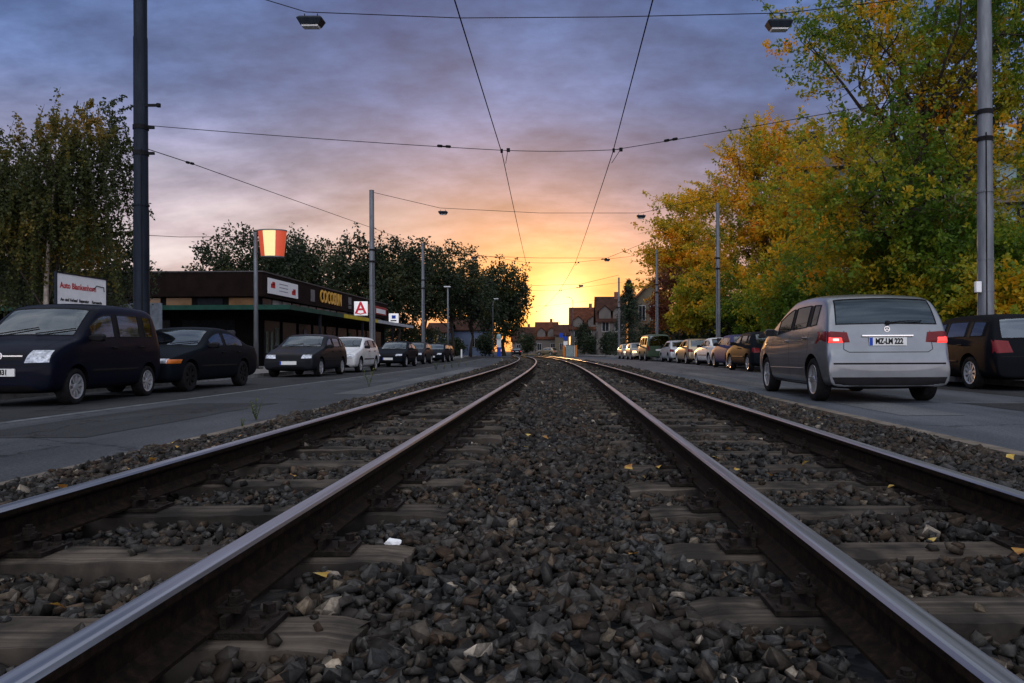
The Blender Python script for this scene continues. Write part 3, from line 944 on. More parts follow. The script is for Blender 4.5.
def conifer(px, d, py_top, label, w_px):
    topz = P(px, py_top, d).z
    base = (PX(px, d, 3), d, 0)
    t = thing('spruce_tree', label, 'tree', base)
    mb = MB(); mb.tube([(0, 0, -.1), (0, 0, topz * .5), (0, 0, topz)], [.16, .09, .015], 7)
    A, D, L = [], [], []
    for i in range(420):
        h = RNG.random() ** .8; a = RNG.uniform(0, 6.283)
        r = (w_px * d / F) * (1 - h) ** .85 + .12
        A.append((0, 0, .5 + h * (topz - .5))); D.append((math.cos(a), math.sin(a), -.18 + .5 * h)); L.append(r * RNG.uniform(.7, 1.1))
    for a, dd, l in zip(A[::3], D[::3], L[::3]): mb.tube([a, Vector(a) + Vector(dd) * l], [.03, .006], 3, cap=False)
    mb.build('trunk', M['bark'], t)
    pos = sprays(np.array(A, float), np.array(D, float), np.array(L), 34, .11)
    V, Fc = leaf_quads(pos, .22, .3, .35)
    link('crown', np_mesh('crown', V, Fc, [M['leaf_conifer']]), t)
conifer(629, 93, 281, 'dark pointed spruce between the far houses and the parked van', 26)
conifer(600, 128, 316, 'small dark pointed spruce before the white gables', 7)

def weed(px, py, h, lab, grp='weeds along the ballast edge'):
    d = (HC - ZL) * F / (py - VY - 2); x = P(px, py, d).x
    mb = MB(); rnd = random.Random(px)
    for s in range(rnd.randint(3, 6)):
        a = rnd.uniform(0, 6.28); l = h * rnd.uniform(.55, 1.1)
        p1 = Vector((math.cos(a) * l * .15, math.sin(a) * l * .15, l * .5)); p2 = Vector((math.cos(a) * l * .3, math.sin(a) * l * .3, l))
        mb.tube([(0, 0, 0), p1, p2], [.005, .004, .002], 4)
        for q in range(8):
            t_ = rnd.uniform(.15, 1); c = Vector((0, 0, 0)).lerp(p1, t_ * 2) if t_ < .5 else p1.lerp(p2, t_ * 2 - 1)
            b = rnd.uniform(0, 6.28); ll = h * rnd.uniform(.12, .26); dv = Vector((math.cos(b), math.sin(b), rnd.uniform(.1, .9))).normalized() * ll; sv = dv.cross(Vector((0, 0, 1))).normalized() * ll * .16
            mb.add([c, c + dv * .5 + sv, c + dv, c + dv * .5 - sv], [(0, 1, 2, 3)])
    o = mb.build('weed', M['weed'])
    o.location = (x, d, ZL)
    tag(o, lab, 'weed', grp)
weed(369, 388, .40, 'single tall weed on the ballast edge by the left road')
weed(256, 421, .26, 'thin weed sprig at the ballast edge nearest the viewer')
weed(242, 428, .10, 'tiny green tuft beside the nearest weed sprig')
for i, (px, py) in enumerate(((436, 372), (444, 371), (452, 370), (459, 368.5), (466, 367.5), (474, 366.5))):
    weed(px, py, random.uniform(.28, .5), ['leftmost weed of the clump on the ballast edge', 'leafy weed next to the leftmost of the edge clump', 'bushy weed in the middle of the edge clump', 'taller weed in the middle of the edge clump', 'weed second from the far end of the edge clump', 'weed at the far end of the edge clump'][i])

# ------------------------------------------------------------------ poles, wires, lamps
def pole(px, d, top_z, r, base_z, label, mat_, r_top=None, fit=True):
    x = PX(px, d, 5)
    t = thing('catenary_pole', label, 'pole', (x, d, base_z), 0, 'steel poles carrying the tram wires')
    mb = MB(); h = top_z - base_z
    mb.tube([(0, 0, -.2), (0, 0, 0), (0, 0, h * .35), (0, 0, h * .355), (0, 0, h * .7), (0, 0, h * .705), (0, 0, h)], [r * 1.05, r * 1.05, r, r * .93, r * .9, r * .84, (r_top or r * .8)], 20)
    mb.build('shaft', mat_, t, smooth=True, angle=R(35))
    if fit:
        for z in (5.4, 6.0):
            c = MB()
            c.lathe([(r * .94, z - base_z - .05), (r * 1.02, z - base_z - .05), (r * 1.02, z - base_z + .05), (r * .94, z - base_z + .05)], 18)
            s = -1 if x > 0 else 1
            c.box(s * r * .9 - .02, -.03, z - base_z - .03, s * (r + .12) + .02, .03, z - base_z + .03)
            c.build('clamp_band', M['black'], t)
        for z in (1.9, 2.6, 4.1):
            b_ = MB(); b_.lathe([(r * .98, z), (r * 1.06, z), (r * 1.06, z + .035), (r * .98, z + .035)], 18, closed=True); b_.build('band', mat_, t)
        cb_ = MB(); a_ = math.radians(-60 if x < 0 else -110)
        cb_.tube([(math.cos(a_) * r * 1.02, math.sin(a_) * r * 1.02, z) for z in (0, 2, 4, 5.4)], .014, 6); cb_.build('cable', M['black'], t)
        k = MB(); k.lathe([(0, h), (r * .84, h), (r * .84, h + .03), (0, h + .06)], 18); k.build('cap', mat_, t)
    return x
XP1 = pole(141, 18.4, 11.5, .17, .07, 'thick grey steel pole between the dark minivan and the black sedan', M['pole_dark'], .155)
XP2 = pole(372, 40.7, 9.05, .15, .07, 'grey steel pole between the old silver car and the dark saloon', M['pole'])
XP3 = pole(423, 58, 8.7, .13, .07, 'grey steel pole behind the row of parked dark cars', M['pole'])
XQ1 = pole(985, 17.5, 11.5, .165, .12, 'weathered grey pole standing before the tallest maple', M['pole'], .14)
XQ2 = pole(718, 45, 9.1, .13, .12, 'thin pole at the edge of the golden maple behind the parked cars', M['pole'])
XQ3 = pole(657, 63, 8.75, .13, .12, 'grey pole left of the copper red tree', M['pole'])
XQ4 = pole(619, 85, 8.6, .12, .10, 'slim pole at the left edge of the spruce', M['pole'])
bx = MB(); bx.box(-.06, -.05, -.12, .06, .05, .12); o = bx.build('junction_box', M['white']); o.location = (XQ1 - .22, 17.4, P(979, 287, 17.4).z); bevel_obj(o, .012)
tag(o, 'small pale box strapped to the weathered pole above the estate car', 'box')
# bracket on the first pole
bk = MB(); bk.box(0, -.02, -.03, .32, .02, .03); bk.lathe([(0, -.05), (.05, -.04), (.05, .04), (0, .05)], 10, origin=(.3, 0, 0)); o = bk.build('wire_bracket', M['black']); o.location = (XP1 + .14, 18.35, P(150, 106, 18.4).z)
tag(o, 'short dark bracket on the thick pole above the wires', 'bracket')

def wire(name, pts, r, label, cat='wire', group=None, sag=0.0, insul=()):
    out = [Vector(pts[0])]
    for a, b in zip(pts[:-1], pts[1:]):
        a, b = Vector(a), Vector(b)
        for i in range(1, 13):
            t_ = i / 12; q = a.lerp(b, t_); q.z -= sag * 4 * t_ * (1 - t_); out.append(q)
    mb = MB(); mb.tube(out, r, 5)
    o = mb.build(name, M['wire'], None, smooth=True)
    tag(o, label, cat, group)
    for q, dirv in insul:
        im = MB(); dv = Vector(dirv).normalized(); c = Vector(q)
        im.tube([c - dv * .17, c - dv * .15, c - dv * .05, c - dv * .03, c + dv * .03, c + dv * .05, c + dv * .15, c + dv * .17], [.012, .035, .035, .015, .015, .035, .035, .012], 8)
        im.build('insulator', M['black'], o)
    return o

ZC = 5.64
def cwire(xc, zt, label):
    pts = []
    sp = [-14, 19.6, 44, 64, 86, 104]
    for i, d in enumerate(sp):
        pts.append(Vector((xc + cv(d), d, ZC + (.0 if i else .0))))
    return wire('contact_wire', pts, .0105, label, 'wire', 'overhead tram wires', .06)
cwire(XL + .0, ZC, 'overhead tram wire above the track beside the minivan road')
cwire(XR - .02, ZC, 'overhead tram wire above the track beside the silver hatchback')

def span(d_, xl, zl, xr, zr, zc, label, ins, r=.0085, dl=None, dr=None):
    a = Vector((xl, dl or d_, zl)); e = Vector((xr, dr or d_, zr))
    l = Vector((XL + cv(d_), d_, zc)); rr = Vector((XR + cv(d_), d_, zc))
    il = []
    if ins:
        il = [(a.lerp(l, ins), l - a), (rr.lerp(e, 1 - ins), e - rr)]
    o = wire('span_wire', [a, l, rr, e], r, label, 'wire', 'cross wires between the poles', .03, il)
    for x in (l, rr):
        h = MB(); sgn = 1
        h.box(x.x - .03, d_ - .03, zc - .06, x.x + .03, d_ + .03, zc + .03)
        h.tube([(x.x, d_, zc), (x.x + .16, d_ - .1, zc - .02), (x.x + .02, d_ + 1.1, ZC - .01)], .008, 5)
        h.box(x.x + .13, d_ - .14, zc - .06, x.x + .21, d_ - .06, zc + .02)
        h.build('wire_clamp', M['black'], o)
    return o
span(19.4, XP1 + .15, 6.03 + .02, XQ1 - .1, 6.6, ZC + .05, 'cross wire with insulators from the thick pole over both tracks', .83, dl=18.4, dr=17.5)
span(44, XP2 + .1, 6.7, XQ2 - .1, 6.7, ZC + .05, 'cross wire holding the tram wires behind the second lamp pair', .8, dl=40.7, dr=45)
span(64, XP3 + .1, 6.6, XQ3 - .1, 6.6, ZC + .05, 'far cross wire holding the tram wires before the houses', .8, dl=58, dr=63)
span(86, PX(440, 86, 6), 6.5, XQ4 - .1, 6.5, ZC + .05, 'most distant cross wire by the slim pole and spruce', 0, dr=85)

def lamp(p, label, s=1.0, grp='hanging street lamps'):
    t = thing('street_lamp', label, 'street lamp', p, 0, grp)
    mb = MB()
    w, l, h = .17 * s, .30 * s, .16 * s
    top = [(-l * .8, -w * .7, h * .35), (l * .8, -w * .7, h * .35), (l * .8, w * .7, h * .35), (-l * .8, w * .7, h * .35)]
    mid = [(-l, -w, 0), (l, -w, 0), (l, w, 0), (-l, w, 0)]
    bot = [(-l * .72, -w * .75, -h * .9), (l * .72, -w * .75, -h * .9), (l * .72, w * .75, -h * .9), (-l * .72, w * .75, -h * .9)]
    mb.add(top + mid + bot, [(0, 1, 2, 3), (4, 5, 1, 0), (5, 6, 2, 1), (6, 7, 3, 2), (7, 4, 0, 3), (8, 9, 5, 4), (9, 10, 6, 5), (10, 11, 7, 6), (11, 8, 4, 7)])
    bevel_obj(mb.build('housing', M['pole_dark'], t), .01 * s)
    g = MB(); g.add([(-l * .66, -w * .68, -h * .91), (l * .66, -w * .68, -h * .91), (l * .66, w * .68, -h * .91), (-l * .66, w * .68, -h * .91), (-l * .6, -w * .6, -h * 1.12), (l * .6, -w * .6, -h * 1.12), (l * .6, w * .6, -h * 1.12), (-l * .6, w * .6, -h * 1.12)],
                    [(7, 6, 5, 4), (0, 1, 5, 4), (1, 2, 6, 5), (2, 3, 7, 6), (3, 0, 4, 7)]); g.build('diffuser', M['white'], t)
    hk = MB(); hk.tube([(-l * .5, 0, h * .3), (-l * .5, 0, h * .3 + .1 * s)], .012, 5); hk.tube([(l * .5, 0, h * .3), (l * .5, 0, h * .3 + .1 * s)], .012, 5); hk.build('hanger', M['black'], t)
D1 = 18.4
wire('lamp_wire', [(XP1 + .1, D1, P(141, -37, D1).z), P(306, 12, D1), P(460, 18, D1), P(610, 17, D1), P(785, 13, D1), (XQ1, 17.5, P(985, -10, 17.5).z)], .011, 'thick cross wire carrying the two nearest hanging lamps', 'wire', 'cross wires between the poles')
lamp(P(311, 20, D1), 'nearest hanging street lamp over the road with the minivan')
lamp(P(779, 23, D1), 'nearest hanging street lamp beside the tall maple')
D2 = 42.5
wire('lamp_wire', [(XP2, 40.7, P(373, 192, 40.7).z), P(440, 208, D2), P(540, 213, D2), P(641, 213, D2), (XQ2, 45, P(718, 196, 45).z)], .013, 'cross wire carrying the second pair of hanging lamps', 'wire', 'cross wires between the poles')
lamp(P(443, 212, D2), 'small hanging lamp in the sky above the third pole', .85)
lamp(P(641, 216, D2), 'small hanging lamp left of the golden maple top', .85)
D3 = 63
wire('lamp_wire', [(XP3, 58, P(423, 244, 58).z), P(474, 256, D3), P(540, 258, D3), P(607, 258, D3), (XQ3, D3, P(657, 238, D3).z)], .016, 'cross wire carrying the third pair of hanging lamps', 'wire', 'cross wires between the poles')
lamp(P(474, 257.5, D3), 'tiny hanging lamp above the dark trees', .85)
lamp(P(607, 259.5, D3), 'tiny hanging lamp left of the golden round tree', .85)
D4 = 86
wire('lamp_wire', [P(484, 281, D4), P(520, 286, D4), P(581, 284, D4), (XQ4, 85, P(619, 275, 85).z)], .018, 'farthest cross wire with one hanging lamp', 'wire', 'cross wires between the poles')
lamp(P(581, 285.5, D4), 'farthest hanging lamp above the sunlit street end', .9)
wire('stay_wire', [(XP1 + .15, D1, P(150, 149, D1).z), P(190, 163, 20.5), (XP3, 58, P(423, 246, 58).z)], .011, 'long slanting wire from the thick pole down to the third pole', 'wire', None, 0, [(P(190, 163, 20.5), (.1, 1, .1))])
wire('stay_wire', [P(104, 233, 30), P(180, 237, 31), P(256, 236.5, 33)], .011, 'thin level wire from the birch to the bucket sign post', 'wire')

def column_lamp(px, d, py_top, py_base_z, lab, arm=0.0):
    topz = P(px, py_top, d).z; x = PX(px, d, 3)
    t = thing('lamp_post', lab, 'lamp post', (x, d, py_base_z))
    mb = MB(); h = topz - py_base_z
    pts = [(0, 0, 0), (0, 0, h * .92), (arm * .3, 0, h * .98), (arm, 0, h)]
    mb.tube(pts if arm else [(0, 0, 0), (0, 0, h * .5), (0, 0, h)], [.075, .05, .04, .035] if arm else [.1, .08, .06], 8); mb.build('post', M['pole'], t, smooth=True)
    hd = MB(); hd.box(arm - .35, -.12, h - .05, arm + .25, .12, h + .07); bevel_obj(hd.build('lamp_head', M['hubcap'], t), .04)
column_lamp(448, 69, 287, .07, 'short grey lamp column behind the parked cars', 0.0)
column_lamp(493, 100, 299, 0, 'thin lamp post before the tall round tree', .45)
column_lamp(573, 140, 297, 0, 'small curved lamp post at the sunlit street end', -.8)

# ------------------------------------------------------------------ left shops
def pavilion():
    X0, D0, D1_ = -15.0, 39.2, 66.8
    ZF0, ZF1, ZCAN = 3.52, 4.72, 2.78
    t = thing('shop_pavilion', 'long dark flat roofed row of shops with a green canopy edge', 'building', (X0, D0, .07))
    def lz(z): return z - .07
    L = D1_ - D0; W = 26.0
    brown = simple('dark_brown_fascia', (.012, .007, .006), .7, 0, .3, 2)
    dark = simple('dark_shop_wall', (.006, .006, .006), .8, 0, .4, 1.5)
    green = simple('green_canopy_edge', (.02, .06, .045), .5, 0, .25, 2)
    yellow = simple('yellow_canopy_edge', (.45, .34, .03), .5, 0, .2, 2)
    grey = simple('grey_canopy_edge', (.35, .37, .40), .5, 0, .2, 2)
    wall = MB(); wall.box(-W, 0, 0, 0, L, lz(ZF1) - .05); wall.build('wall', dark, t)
    fa = MB(); fa.box(-W - .1, -.25, lz(ZF0), .25, 0, lz(ZF1)); fa.box(0, 0, lz(ZF0), .25, L, lz(ZF1)); fa.box(-W, 0, lz(ZF1) - .04, 0, L, lz(ZF1) + .02)
    fa.build('fascia', brown, t)
    tr = MB(); tr.box(-W - .14, -.29, lz(ZF1), .29, -.21, lz(ZF1) + .06); tr.box(.21, -.21, lz(ZF1), .29, L, lz(ZF1) + .06); tr.build('roof_trim', simple('roof_edge_metal', (.08, .075, .075), .5, .3, .2), t)
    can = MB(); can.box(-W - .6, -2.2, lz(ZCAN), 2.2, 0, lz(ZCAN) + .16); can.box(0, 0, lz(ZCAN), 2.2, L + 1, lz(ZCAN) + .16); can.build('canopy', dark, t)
    ce = MB(); ce.box(-W - .6, -2.26, lz(ZCAN) - .02, 2.26, -2.2, lz(ZCAN) + .2); ce.box(2.2, -2.2, lz(ZCAN) - .02, 2.26, 7.0, lz(ZCAN) + .2); ce.build('green_canopy_edge', green, t)
    ce = MB(); ce.box(2.2, 7.0, lz(ZCAN) - .02, 2.26, 15.6, lz(ZCAN) + .2); ce.build('yellow_canopy_edge', yellow, t)
    ce = MB(); ce.box(2.2, 15.6, lz(ZCAN) - .02, 2.26, L + 1, lz(ZCAN) + .2); ce.build('grey_canopy_edge', grey, t)
    # clerestory strip over the canopy
    rnd = random.Random(4)
    for i in range(13):
        x1 = -i * 1.55 - .25
        p = MB(); p.box(x1 - 1.25, -.05, lz(ZCAN) + .24, x1, -.002, lz(ZF0) - .06)
        p.build('clerestory_window', M['window_warm'] if i in (0, 2, 3, 5, 6, 8) else M['window'], t)
    for i in range(18):
        y0 = .3 + i * 1.45
        p = MB(); p.box(.002, y0, lz(ZCAN) + .24, .05, y0 + 1.2, lz(ZF0) - .06)
        p.build('clerestory_window', simple('pale_blind', (.28, .25, .23), .6, 0, .4, 1.2) if i % 3 else M['window'], t)
    for i in range(10):
        y0 = .5 + i * 2.6
        p = MB(); p.box(.002, y0, .35, .06, y0 + 2.1, 2.3); w = p.build('shop_window', M['window'], t)
        if i % 2 == 0:
            q = MB()
            for k in range(3):
                a = y0 + .15 + k * .65; q.box(.07, a, rnd.uniform(.5, 1.1), .09, a + rnd.uniform(.25, .5), rnd.uniform(1.5, 2.1))
            q.build('window_poster', simple('shop_poster', (rnd.uniform(.08, .25), rnd.uniform(.08, .2), rnd.uniform(.08, .2)), .6, 0, .5, 5), w)
    for i in range(6):
        x0 = -1.2 - i * 3.2
        p = MB(); p.box(x0 - 2.6, -.06, .4, x0, -.002, 2.3); p.build('shop_window', M['window'], t)
    for i in range(3):
        y0 = 3.0 + i * 9
        p = MB(); p.box(2.0, y0, 0, 2.12, y0 + .12, lz(ZCAN)); p.build('canopy_post', M['pole_dark'], t)
    # long white banner
    b = MB(); 
    def fx(px): # depth on the facade line seen at column px
        return abs((X0 + .25) * F / (px - VX)) if px < VX else 0
    y0, y1 = 39.6 - D0, 44.0 - D0
    b.box(.25, y0, lz(3.72), .31, y1, lz(4.50)); ban = b.build('banner', M['white'], t)
    q = MB()
    for (a, z, w_, h_) in ((y0 + .3, 4.02, .6, .22), (y0 + .5, 4.18, .4, .16), (y1 - 1.0, 3.88, .6, .22), (y1 - .8, 4.04, .4, .16)):
        q.lathe([(0, .31), (.5, .313), (.5, .318), (0, .32)], 14, 'x', (0, 0, 0)) if False else q.box(.311, a, lz(z), .316, a + w_, lz(z) + h_)
    q.build('banner_emblem', M['ink_red'], ban)
    for k, z in enumerate((4.28, 4.05, 3.86)):
        me = text_mesh('xxxxxxxxx'[:9 - 2 * k], .01, M['ink'], 'x') if False else None
    ln = MB()
    for z in (4.28, 4.1, 3.92): ln.box(.311, y0 + 1.5, lz(z), .314, y1 - 1.6, lz(z) + .05)
    ln.build('banner_lines', simple('faded_ink', (.3, .3, .34), .6), ban)
    gold = simple('gold_letters', (.42, .24, .03), .4, .2, .15, emit=(1, .5, .06, .05))
    me = text_mesh('COCOSUN', 1.08, gold, 'lettering', .03, 'LEFT', .012)
    o = link('shop_lettering', me, t); o.location = (.29, 8.9, lz(4.14)); o.rotation_euler = (R(90), 0, R(90)); o.scale = (.86, 1, 1)
    # cream and red shop name board further along
    bo = MB(); bo.box(.25, 20.9, lz(3.75), .30, 27.0, lz(4.4)); bo.build('name_board', simple('red_name_board', (.30, .05, .045), .5), t)
    bo = MB(); bo.box(.301, 23.4, lz(3.85), .32, 26.6, lz(4.2)); bo.build('name_board_panel', M['white'], t)
    for (yy, hh) in ((7.2, .7), (15.4, .8)):
        bo = MB(); bo.box(.25, yy, lz(3.75), .28, yy + .7, lz(3.75) + hh); bo.build('wall_panel', simple('grey_wall_panel', (.14, .13, .13), .6), t)
    return X0, D0, ZF0, ZF1
X0, D0, ZF0, ZF1 = pavilion()

def box_sign(px0, px1, py0, py1, d, label, bg, glyph, gm, gs, depth=.22):
    a = P(px0, py1, d); b = P(px1, py0, d)
    t = thing('box_sign', label, 'sign', ((a.x + b.x) / 2, d, a.z), R(4))
    w, h = abs(b.x - a.x), b.z - a.z
    m = MB(); m.box(-w / 2, -depth / 2, 0, w / 2, depth / 2, h); bevel_obj(m.build('sign_box', bg, t), .02)
    if glyph:
        me = text_mesh(glyph, gs, gm, 'lettering', .005, 'CENTER', .02)
        o = link('lettering', me, t); o.location = (0, -depth / 2 - .006, h * .5); o.rotation_euler = (R(90), 0, 0)
    br = MB(); br.box(-w / 2 - .5, -.04, h * .25, -w / 2, .04, h * .25 + .06); br.box(-w / 2 - .5, -.04, h * .7, -w / 2, .04, h * .7 + .06); br.build('bracket', M['black'], t)
    return t, w, h
lit_white = simple('backlit_white_panel', (.75, .75, .76), .4, 0, .05, emit=(1, .98, .98, .28))
t, w, h = box_sign(354.5, 367.5, 301.5, 315.5, 53.5, 'square white pharmacy sign with a red letter A', lit_white, 'A', simple('pharmacy_red', (.5, .01, .03), .4, 0, .05, emit=(1, .02, .05, .12)), 1.12)
sw = MB(); sw.tube([(-.28, -.125, h * .16), (.0, -.125, h * .1), (.3, -.125, h * .2)], .035, 6); sw.build('swash', bpy.data.materials['pharmacy_red'], t)
t, w, h = box_sign(389, 398.5, 313.5, 323, 64, 'small square white sign with a dark blue mark', lit_white, None, None, 1)
bm_ = MB(); bm_.box(-w * .18, -.118, h * .45, w * .22, -.112, h * .8); bm_.build('blue_mark', M['plate_blue'], t)
bm_ = MB(); bm_.box(-w * .3, -.118, h * .18, w * .3, -.112, h * .3); bm_.build('text_bar', M['ink'], t)

def bucket_sign():
    d = 33.0
    base = Vector((PX(256, d, 2), d, .07))
    t = thing('bucket_sign', 'lit red and cream bucket shaped sign on a tall grey post', 'sign', base)
    topz = P(256, 232, d).z - .07
    mb = MB(); mb.tube([(0, 0, 0), (0, 0, topz * .5), (0, 0, topz)], [.10, .085, .075], 14); mb.build('post', M['pole'], t, smooth=True)
    ft = MB(); ft.box(-.22, -.22, 0, .22, .22, .05); ft.build('base_plate', M['iron'], t)
    zt = P(0, 231.5, d).z - .07 - 1.0 * 0; 
    zt = P(272, 231.5, d).z - .07; zb = P(272, 256.5, d).z - .07
    xc = P(272.5, 244, d).x - base.x; rt = 14.0 * d / F; rb = 11.2 * d / F
    red = simple('backlit_red_panel', (.45, .05, .02), .4, 0, .06, emit=(1.0, .14, .06, .30))
    cream = simple('backlit_cream_panel', (.75, .62, .3), .4, 0, .06, emit=(1.0, .80, .34, .55))
    body = MB(); n = 40
    # flattened bucket: tapering sides in vertical red and cream stripes
    for k in range(n):
        a0, a1 = 2 * math.pi * k / n, 2 * math.pi * (k + 1) / n
        front = math.atan2(-math.sin((a0 + a1) / 2), math.cos((a0 + a1) / 2))
        off = abs(((a0 + a1) / 2 - 1.5 * math.pi + math.pi) % (2 * math.pi) - math.pi)
        mi = 1 if off < .46 else 0
        q = [(xc + rb * math.cos(a0), .72 * rb * math.sin(a0), zb), (xc + rb * math.cos(a1), .72 * rb * math.sin(a1), zb), (xc + rt * math.cos(a1), .72 * rt * math.sin(a1), zt), (xc + rt * math.cos(a0), .72 * rt * math.sin(a0), zt)]
        body.add(q, [(0, 1, 2, 3)], mi)
    body.build('bucket', [red, cream], t)
    rim = MB(); rim.lathe([(0, zt), (rt * 1.03, zt), (rt * 1.03, zt + .05), (0, zt + .07)], 40, 'z', (0, 0, 0)); rim.lathe([(0, zb - .04), (rb * 1.02, zb - .04), (rb * 1.02, zb), (0, zb)], 40)
    o = rim.build('bucket_rim', M['pole'], t); o.location = (xc, 0, 0); o.scale = (1, .72, 1)
    br = MB(); br.box(0, -.03, zt - .2, xc - rt * .8, .03, zt - .14); br.box(0, -.03, zb + .1, xc - rb * .8, .03, zb + .16); br.build('bracket', M['pole_dark'], t)
bucket_sign()

def billboard():
    x, d0, d1 = -12.75, 19.95, 22.1
    t = thing('signboard', 'white signboard with red and black lettering under the birch', 'sign', (x, (d0 + d1) / 2, .07))
    zt, zb = 2.72, 1.45
    hw = (d1 - d0) / 2
    b = MB(); b.box(-.04, -hw, zb, 0, hw, zt); pn = b.build('panel', M['white'], t)
    fr = MB(); 
    for (a, z0, z1) in ((-hw - .03, zb - .03, zt + .03), (hw, zb - .03, zt + .03)): fr.box(-.05, a, z0, .015, a + .03, z1)
    fr.box(-.05, -hw, zt, .015, hw, zt + .03); fr.box(-.05, -hw, zb - .03, .015, hw, zb); fr.build('frame', M['pole_dark'], t)
    for s in (-1, 1):
        p = MB(); p.box(-.12, s * hw * .75 - .04, 0, -.052, s * hw * .75 + .04, zt - .1); p.build('post', M['pole_dark'], t)
    def txt(s, size, m, y, z, al='LEFT', bold=.0):
        o = link('lettering', text_mesh(s, size, m, 'lettering', .001, al, bold), pn); o.location = (.004, y, z); o.rotation_euler = (R(90), 0, R(90)); return o
    txt('Auto Blankenhorn', .21, M['ink_red'], -hw + .12, zt - .30, 'LEFT', .006)
    txt('An- und Verkauf', .105, M['ink'], -hw + .14, zt - .66, 'LEFT', .005)
    txt('Reparatur', .105, M['ink'], -hw + .92, zt - .66, 'LEFT', .005)
    txt('Karosserie', .105, M['ink'], -hw + 1.48, zt - .66, 'LEFT', .005)
    txt('in allen Preislagen', .08, M['ink'], hw - .10, zt - .82, 'RIGHT', .004)
    txt('Telefon', .1, M['ink_red'], -hw + .14, zt - .98, 'LEFT', .004)
    sw = MB(); sw.tube([(.006, hw - .62, zt - .34), (.006, hw - .45, zt - .2), (.006, hw - .12, zt - .22), (.006, hw - .1, zt - .34)], .012, 5); sw.build('emblem', M['ink'], pn)
billboard()
# low pale wall and fence bits behind the minivan
pw = MB(); pw.box(-22, 34, .07, -17.3, 34.2, 2.9); o = pw.build('garden_wall', simple('pale_blue_wall', (.20, .23, .27), .8)); tag(o, 'pale rendered wall behind the birch trunk', 'wall')

